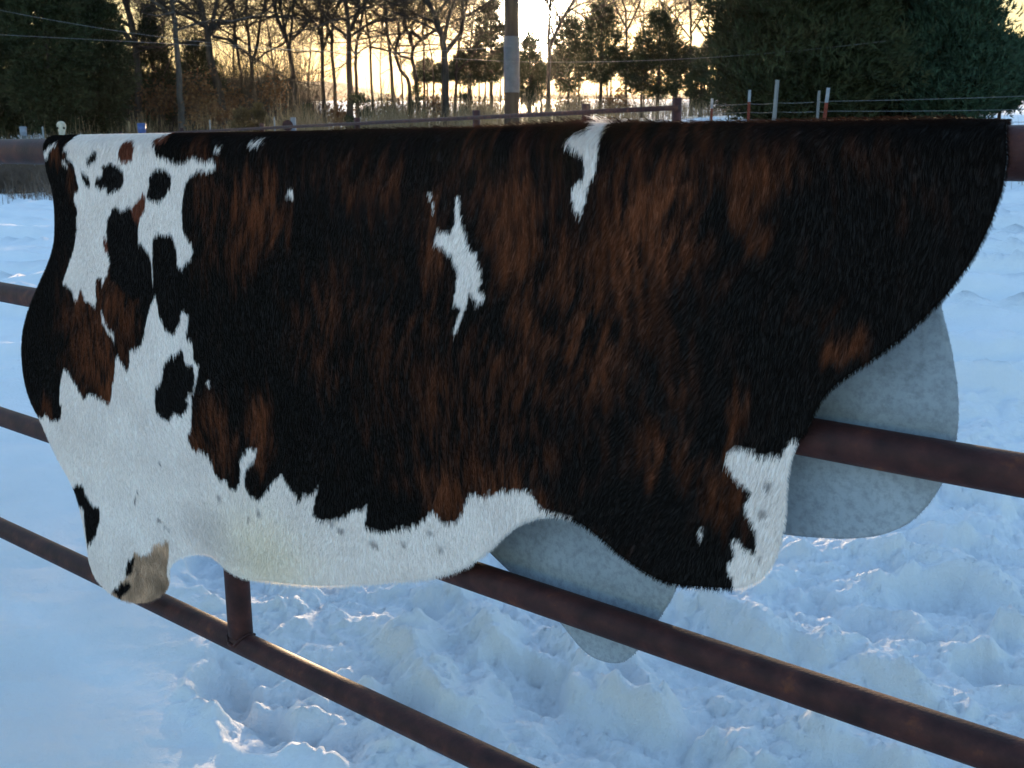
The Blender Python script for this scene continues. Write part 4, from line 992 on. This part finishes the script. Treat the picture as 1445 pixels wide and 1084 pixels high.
# ------------------------------------------------------------------ wire fence of steel posts on the right
wf = tag(link("wire_fence", None, loc=(at(1097, 170, 13.6)[0], 13.6, gz(at(1097, 170, 13.6)[0], 13.6))), "wire fence with red and white steel posts and grey stakes before the cedars", "fence")
tops = []
for px, ty, Yp, lean, kind in ((1005, 139, 18.5, .0, 't'), (1058, 127, 15.6, .0, 't'), (1097, 113, 13.6, .03, 'w'), (1156, 128, 14.2, .01, 's'), (1169, 124, 12.6, .05, 't'), (1560, 112, 10.5, 0, 't')):
    tp = at(px, ty, Yp); g = gz(tp[0], tp[1]); bs = np.array([tp[0] - lean * 2.4, tp[1], g - .3]); h = tp - bs
    if kind == 't':
        cut = 1 - .17 / np.linalg.norm(h)
        for a0, a1, mt, nm in ((0, cut, 'post_red', "post"), (cut, 1, 'post_white', "post_tip")):
            b = MB(); P0, P1 = bs + h * a0, bs + h * a1
            for sx, sy, wx_, wy_ in ((0, 0, .042, .006), (0, .02, .006, .04)):
                ring = np.array([(-wx_, -wy_), (wx_, -wy_), (wx_, wy_), (-wx_, wy_)]) / 2 + np.array([sx, sy + (.0015 if sy else 0)])
                V = np.vstack([np.c_[ring + P[:2], np.full(4, P[2])] for P in (P0, P1)])
                b.add(V, [(i, (i + 1) % 4, 4 + (i + 1) % 4, 4 + i) for i in range(4)] + [(3, 2, 1, 0), (4, 5, 6, 7)])
            if nm == "post":
                for zz in np.arange(.1, np.linalg.norm(P1 - P0) - .05, .055): b.box(P0 + (P1 - P0) * (zz / np.linalg.norm(P1 - P0)) + np.array([0, -.008, 0]), (.012, .012, .018))
            o = fpart(nm, b, M[mt], wf, None, False)
    else:
        b = MB(); r_ = .028 if kind == 'w' else .02
        b.tube([bs, bs + h * .5 + np.array([.008, 0, 0]), tp], [r_ * 1.1, r_, r_ * .9], 10, cap=True)
        fpart("wooden_stake", b, M['greywood'], wf)
    tops.append((tp, np.linalg.norm(h)))
wpx = (1005, 1058, 1097, 1156, 1169, 1560)
for y0, y1 in ((148, 131), (168, 172), (159, 152)):
    pts = []
    P_ = [at(x_, y0 + (y1 - y0) * (x_ - 1005) / 555, t_[0][1] - .03) for x_, t_ in zip(wpx, tops)]
    for a_, b_ in zip(P_[:-1], P_[1:]):
        pts += [a_ + (b_ - a_) * t - np.array([0, 0, .012 * 4 * t * (1 - t)]) for t in np.linspace(0, 1, 7)[:6]]
    pts.append(P_[-1])
    b = MB(); b.tube(pts, .0028, 5); fpart("wire", b, M['wire'], wf)

# ------------------------------------------------------------------ small things along the fence line on the left
def skull(px, py, Yp):
    c = at(px, py, Yp); g = gz(c[0], c[1])
    root = tag(link("animal_skull", None, loc=tuple(c)), "cream bleached animal skull perched on a stake above the hide's left end", "skull")
    # long muzzle hanging down, cranium on top, eye sockets and short horns
    prof = [(-.21, .028, .02), (-.17, .045, .035), (-.10, .052, .05), (-.03, .066, .065), (.03, .088, .078), (.09, .092, .085), (.14, .07, .07), (.165, .03, .03)]
    b = MB(); k = 20; V = []
    for z, rx, ry in prof:
        for j in range(k):
            a = 2 * math.pi * j / k
            x_ = rx * math.cos(a); y_ = ry * math.sin(a)
            for sx in (-1, 1):
                d_ = math.hypot((x_ - sx * .058) / .03, (z - .03) / .036)
                if d_ < 1 and y_ < 0.02: y_ += .05 * (1 - d_ * d_); x_ -= sx * .02 * (1 - d_ * d_)
            V.append((x_, y_, z))
    Q = [(i * k + j, i * k + (j + 1) % k, (i + 1) * k + (j + 1) % k, (i + 1) * k + j) for i in range(len(prof) - 1) for j in range(k)]
    V += [(0, 0, prof[0][0]), (0, 0, prof[-1][0])]
    T = [(len(V) - 2, (j + 1) % k, j) for j in range(k)] + [(len(V) - 1, (len(prof) - 1) * k + j, (len(prof) - 1) * k + (j + 1) % k) for j in range(k)]
    b.add(V, Q, T); link("cranium", b.mesh("cranium", M['bone']), root)
    for sx in (-1, 1):
        b = MB(); n_ = 12
        ring = np.array([(sx * .062 + .021 * math.cos(a), -.028 - .004 * abs(math.cos(a)), .03 + .026 * math.sin(a)) for a in np.linspace(0, 2 * math.pi, n_, endpoint=False)])
        b.add(np.vstack([ring, ring.mean(0) + np.array([0, .02, 0])]), None, [(n_, i, (i + 1) % n_) for i in range(n_)])
        link("eye_socket", b.mesh("eye_socket", M['bark']), root)
    b = MB(); b.tube([(c[0], c[1] + .05, g - .2), (c[0], c[1] + .05, c[2] - .02)], .03, 10, cap=True); b.V = [v - c * 0 for v in b.V]
    st = link("wooden_post", None); bpy.data.objects.remove(st)
    o0 = np.array([c[0], c[1] + .05, g]); b.V = [v - o0 for v in b.V]
    tag(link("wooden_stake", b.mesh("wooden_stake", M['greywood']), loc=tuple(o0)), "grey wooden stake holding up the bleached skull", "stake", "grey stakes")
    return root
skull(87, 183, 21.5)


def bucket(px, py, Yp, r, h, mat, name, label, cat, lid=True):
    c = at(px, py, Yp); g = gz(c[0], c[1])
    root = tag(link(name, None, loc=(c[0], c[1], c[2])), label, cat)
    b = MB(); zs = np.array([-h / 2, -h / 2 + .01, -h * .2, -h * .19, h * .2, h * .21, h / 2]); rs_ = r * np.array([.86, .9, .95, .985, .985, .96, 1.0])
    b.tube([(0, 0, z) for z in zs], rs_, 24, cap=True); link("body", b.mesh("body", mat), root)
    b = MB(); b.tube([(0, 0, h / 2), (0, 0, h / 2 + .012), (0, 0, h / 2 + .03)], [r * 1.06, r * 1.06, r * .8], 24, cap=True); link("lid", b.mesh("lid", mat), root)
    b = MB(); b.tube([(r * math.cos(a), -.02 - r * .5 * math.sin(a), h * .36 - .02 * math.sin(a)) for a in np.linspace(0, math.pi, 12)], .005, 5); link("handle", b.mesh("handle", M['wire']), root)
    b = MB(); b.tube([(0, 0, g - c[2] - .2), (0, 0, -h / 2 - .004)], .05, 12, cap=True)
    b.V = [v - np.array([0, 0, g - c[2]]) for v in b.V]
    return root, b, (c[0], c[1], g)
r_, b, l_ = bucket(200, 182, 25, .098, .2, M['blue'], "blue_bucket", "small blue lidded bucket above the hide, left of the grey trunk", "bucket")
tag(link("wooden_stake", b.mesh("wooden_stake", M['greywood']), loc=l_), "grey wooden stake under the blue bucket", "stake", "grey stakes")
r_, b, l_ = bucket(33, 186, 27, .085, .2, M['palegrey'], "pale_bucket", "pale grey-blue lidded bucket above the rail at far left", "bucket")
tag(link("wooden_stake", b.mesh("wooden_stake", M['greywood']), loc=l_), "grey wooden stake under the pale bucket", "stake", "grey stakes")
for px, ty, Yp, lb, gp in ((60, 180, 24, "short white marker stake left of the skull", "white stakes"), (296, 170, 32, "white marker stake in the brush below the stout crooked oak", "white stakes"), (387, 166, 31, "thin white marker stake left of the round pipe end", "white stakes"), (182, 172, 27, "tall tan stake left of the blue bucket", "white stakes")):
    tp = at(px, ty, Yp); g = gz(tp[0], tp[1]); b = MB()
    b.box((0, 0, (tp[2] - g) / 2), (.035, .02, tp[2] - g)); b.add([(-.0175, -.01, tp[2] - g + .001), (.0175, -.01, tp[2] - g + .001), (.0175, .01, tp[2] - g + .001), (-.0175, .01, tp[2] - g + .001), (0, 0, tp[2] - g + .03)], None, [(0, 1, 4), (1, 2, 4), (2, 3, 4), (3, 0, 4)])
    tag(link("marker_stake", b.mesh("marker_stake", M['straw'] if 'tan' in lb else M['post_white'], False), loc=(tp[0], tp[1], g)), lb, "stake", gp)
q = (.81 * 1.1, 2.98 * 1.1)
b = MB(); b.tube([(-.014, 0, .006), (-.006, .002, .014), (.006, 0, .012), (.014, .003, .005)], [.004, .009, .008, .003], 8, cap=True)
tag(link("bark_crumb", b.mesh("bark_crumb", M['bark']), loc=(q[0], q[1], float((terrain(np.array([q[0]]), np.array([q[1]])) + snow_height(np.array([q[0]]), np.array([q[1]])))[0]) - .002)), "tiny dark crumb of bark lying alone on the trodden snow", "bark")


# ------------------------------------------------------------------ dry grass and dead weeds
def blades(name, n, seed, xr, yr, hr, mat, wid, dens=None, lean=.35, label=None):
    rs = np.random.default_rng(seed)
    x = rs.uniform(*xr, n); y = rs.uniform(*yr, n)
    if dens is not None:
        k = rs.random(n) < dens(x, y); x, y = x[k], y[k]; n = len(x)
    z = terrain(x, y) + snow_height(x, y) - .03
    h = rs.uniform(*hr, n) * (.7 + .6 * np.clip(.5 + noise(x * .7, y * .7, seed), 0, 1))
    az = rs.uniform(0, 6.283, n); l = rs.normal(0, lean, n)
    d = np.stack([np.cos(az) * l, np.sin(az) * l, np.ones(n)], 1); d /= np.linalg.norm(d, axis=1)[:, None]
    s = np.stack([np.cos(az + 1.5), np.sin(az + 1.5), np.zeros(n)], 1) * wid
    B = np.stack([x, y, z], 1); mid = B + d * h[:, None] * .6; tip = B + d * h[:, None] + np.stack([np.cos(az) * l, np.sin(az) * l, -np.abs(l) * .6], 1) * h[:, None] * .4
    V = np.stack([B - s, B + s, mid - s * .8, mid + s * .8, tip - s * .3, tip + s * .3], 1).reshape(-1, 3)
    o = np.arange(n)[:, None] * 6
    Q = np.concatenate([o + np.array([[0, 1, 3, 2]]), o + np.array([[2, 3, 5, 4]])])
    g_ = link(name, mesh_np(name, V, Q, mat, False)); tag(g_, label, None, None, "stuff")
    return g_


patch = lambda x, y: np.clip(.45 + 1.2 * noise(x * .35, y * .35, 201), 0, 1)
blades("dry_grass", 17000, 301, (-24, 14), (27, 39), (.35, .95), M['straw'], .006, patch)
blades("dry_grass", 9000, 302, (-8, 3), (33, 44), (.5, 1.5), M['straw'], .008, lambda x, y: np.clip(.3 + 1.4 * noise(x * .6, y * .3, 203), 0, 1))
blades("dry_grass", 700, 306, (-8.4, -6.4), (34, 37), (.4, 1.0), M['straw'], .007)
blades("dry_weeds", 9000, 303, (-18, -7.5), (20.5, 27), (.25, .75), M['weed'], .006, lambda x, y: np.clip(.3 + 1.5 * noise(x * .8, y * .8, 204), 0, 1), lean=.5)
blades("dry_weeds", 9000, 305, (1.2, 9), (13, 20), (.3, .9), M['straw'], .004, lambda x, y: np.clip(.2 + 1.3 * noise(x * .8, y * .8, 205), 0, 1), lean=.4)


def weed_bush(x, y, r, h, seed, label, group):
    rs = np.random.default_rng(seed); g = gz(x, y)
    b = MB()
    for _ in range(70):
        a = rs.uniform(0, 6.28); rr = r * math.sqrt(rs.random()); e = np.array([math.cos(a) * rr, math.sin(a) * rr, h * rs.uniform(.6, 1)])
        m_ = e * .5 + rs.normal(0, .05, 3); b.tube([e * np.array([.25, .25, 0]) - np.array([0, 0, .04]), m_, e], [.006, .005, .003], 3)
        for __ in range(5):
            f = rs.uniform(.4, 1); p_ = m_ * (1 - f) + e * f; b.tube([p_, p_ + rs.normal(0, .10, 3) + np.array([0, 0, .05])], [.004, .002], 3)
    tag(link("weed_bush", b.mesh("weed_bush", M['weed']), loc=(x, y, g)), label, "bush", group)
for i in range(14):
    rs = np.random.default_rng(500 + i)
    q = at((-20, -5, 8, 20, 31, 42, 52, 60, 70, 12, 36, 64, 0, 80)[i], 250, 23.2 + (i * 37 % 24) / 8)
    weed_bush(q[0], q[1], .55, .62 + .2 * rs.random(), 500 + i, "dead brown weed bush dusted with snow under the left end of the top rail", "dead weed bushes under the top rail on the left")
for i, (px, Y) in enumerate(((985, 12.5), (975, 14), (968, 15.5), (998, 14.6))):
    q = at(px, 170, Y); weed_bush(q[0], q[1], .5, .75, 530 + i, "pale dead weed bush by the end post of the far pipe fence", "pale weed bushes by the far fence end")


# low tangle of stems and seedlings under the trees
def tangle(name, n, seed, xr, yr, hr, mat, dens):
    rs = np.random.default_rng(seed); x = rs.uniform(*xr, n); y = rs.uniform(*yr, n)
    k = rs.random(n) < dens(x, y); x, y = x[k], y[k]; n = len(x)
    z = terrain(x, y) - .1; h = rs.uniform(*hr, n) * (.55 + .8 * np.clip(.5 + noise(x * .45, y * .45, seed), 0, 1))
    B = np.stack([x, y, z], 1); P = [B]; d = rs.normal(0, .3, (n, 3)) + np.array([0, 0, 1.0])
    parts_V = []; parts_Q = []; off = 0
    def strip(a, b, wa, wb):
        nonlocal off
        m = len(a); s = np.cross(b - a, rs.normal(0, 1, (m, 3))); s /= np.linalg.norm(s, axis=1)[:, None] + 1e-9
        V = np.stack([a - s * wa, a + s * wa, b + s * wb, b - s * wb], 1).reshape(-1, 3); parts_V.append(V)
        parts_Q.append(np.arange(len(V)).reshape(-1, 4) + off); off += len(V)
    m_ = B + d * (h * .55)[:, None]; t_ = m_ + (d + rs.normal(0, .3, (n, 3))) * (h * .45)[:, None]
    strip(B, m_, .012, .009); strip(m_, t_, .009, .004)
    for _ in range(5):
        f = rs.uniform(.25, 1, n)[:, None]; a = B * (1 - f) + m_ * f
        b = a + rs.normal(0, 1, (n, 3)) * (h * .2)[:, None] * np.array([1, 1, .5]) + np.array([0, 0, 1]) * (h * .16)[:, None]
        strip(a, b, .006, .003)
    o = link(name, mesh_np(name, np.vstack(parts_V), np.vstack(parts_Q), mat, False)); tag(o, kind="stuff")


tangle("undergrowth", 8000, 405, (-19.5, -9.9), (46, 57), (1.6, 3.8), M['bark'], lambda x, y: np.clip(.6 + .9 * noise(x * .3, y * .3, 406), 0, 1))
tangle("undergrowth", 5200, 401, (-22, -5.5), (40, 56), (.8, 2.6), M['bark'], lambda x, y: np.clip(.5 + 1.0 * noise(x * .3, y * .3, 402), 0, 1) * ~((x > -9.6) & (x < -5.9)))
tangle("undergrowth", 5000, 403, (-9, 13), (42, 58), (.6, 1.9), M['twig'], lambda x, y: np.clip(.35 + 1.2 * noise(x * .3, y * .3, 404), 0, 1) * ~((x > -9.6) & (x < -6.4)))


# ------------------------------------------------------------------ evening air
hzb = MB(); hzb.box((0, 290, 34), (1300, 620, 74))
m = bpy.data.materials.new("haze_air"); m.use_nodes = True
N, L = m.node_tree.nodes, m.node_tree.links; N.clear()
vo = N.new("ShaderNodeVolumePrincipled"); mo = N.new("ShaderNodeOutputMaterial")
vo.inputs["Color"].default_value = (0.95, 0.92, 0.88, 1); vo.inputs["Density"].default_value = 0.00013; vo.inputs["Anisotropy"].default_value = 0.8
L.new(vo.outputs[0], mo.inputs["Volume"])
tag(link("haze", hzb.mesh("haze", m, False)), kind="stuff")
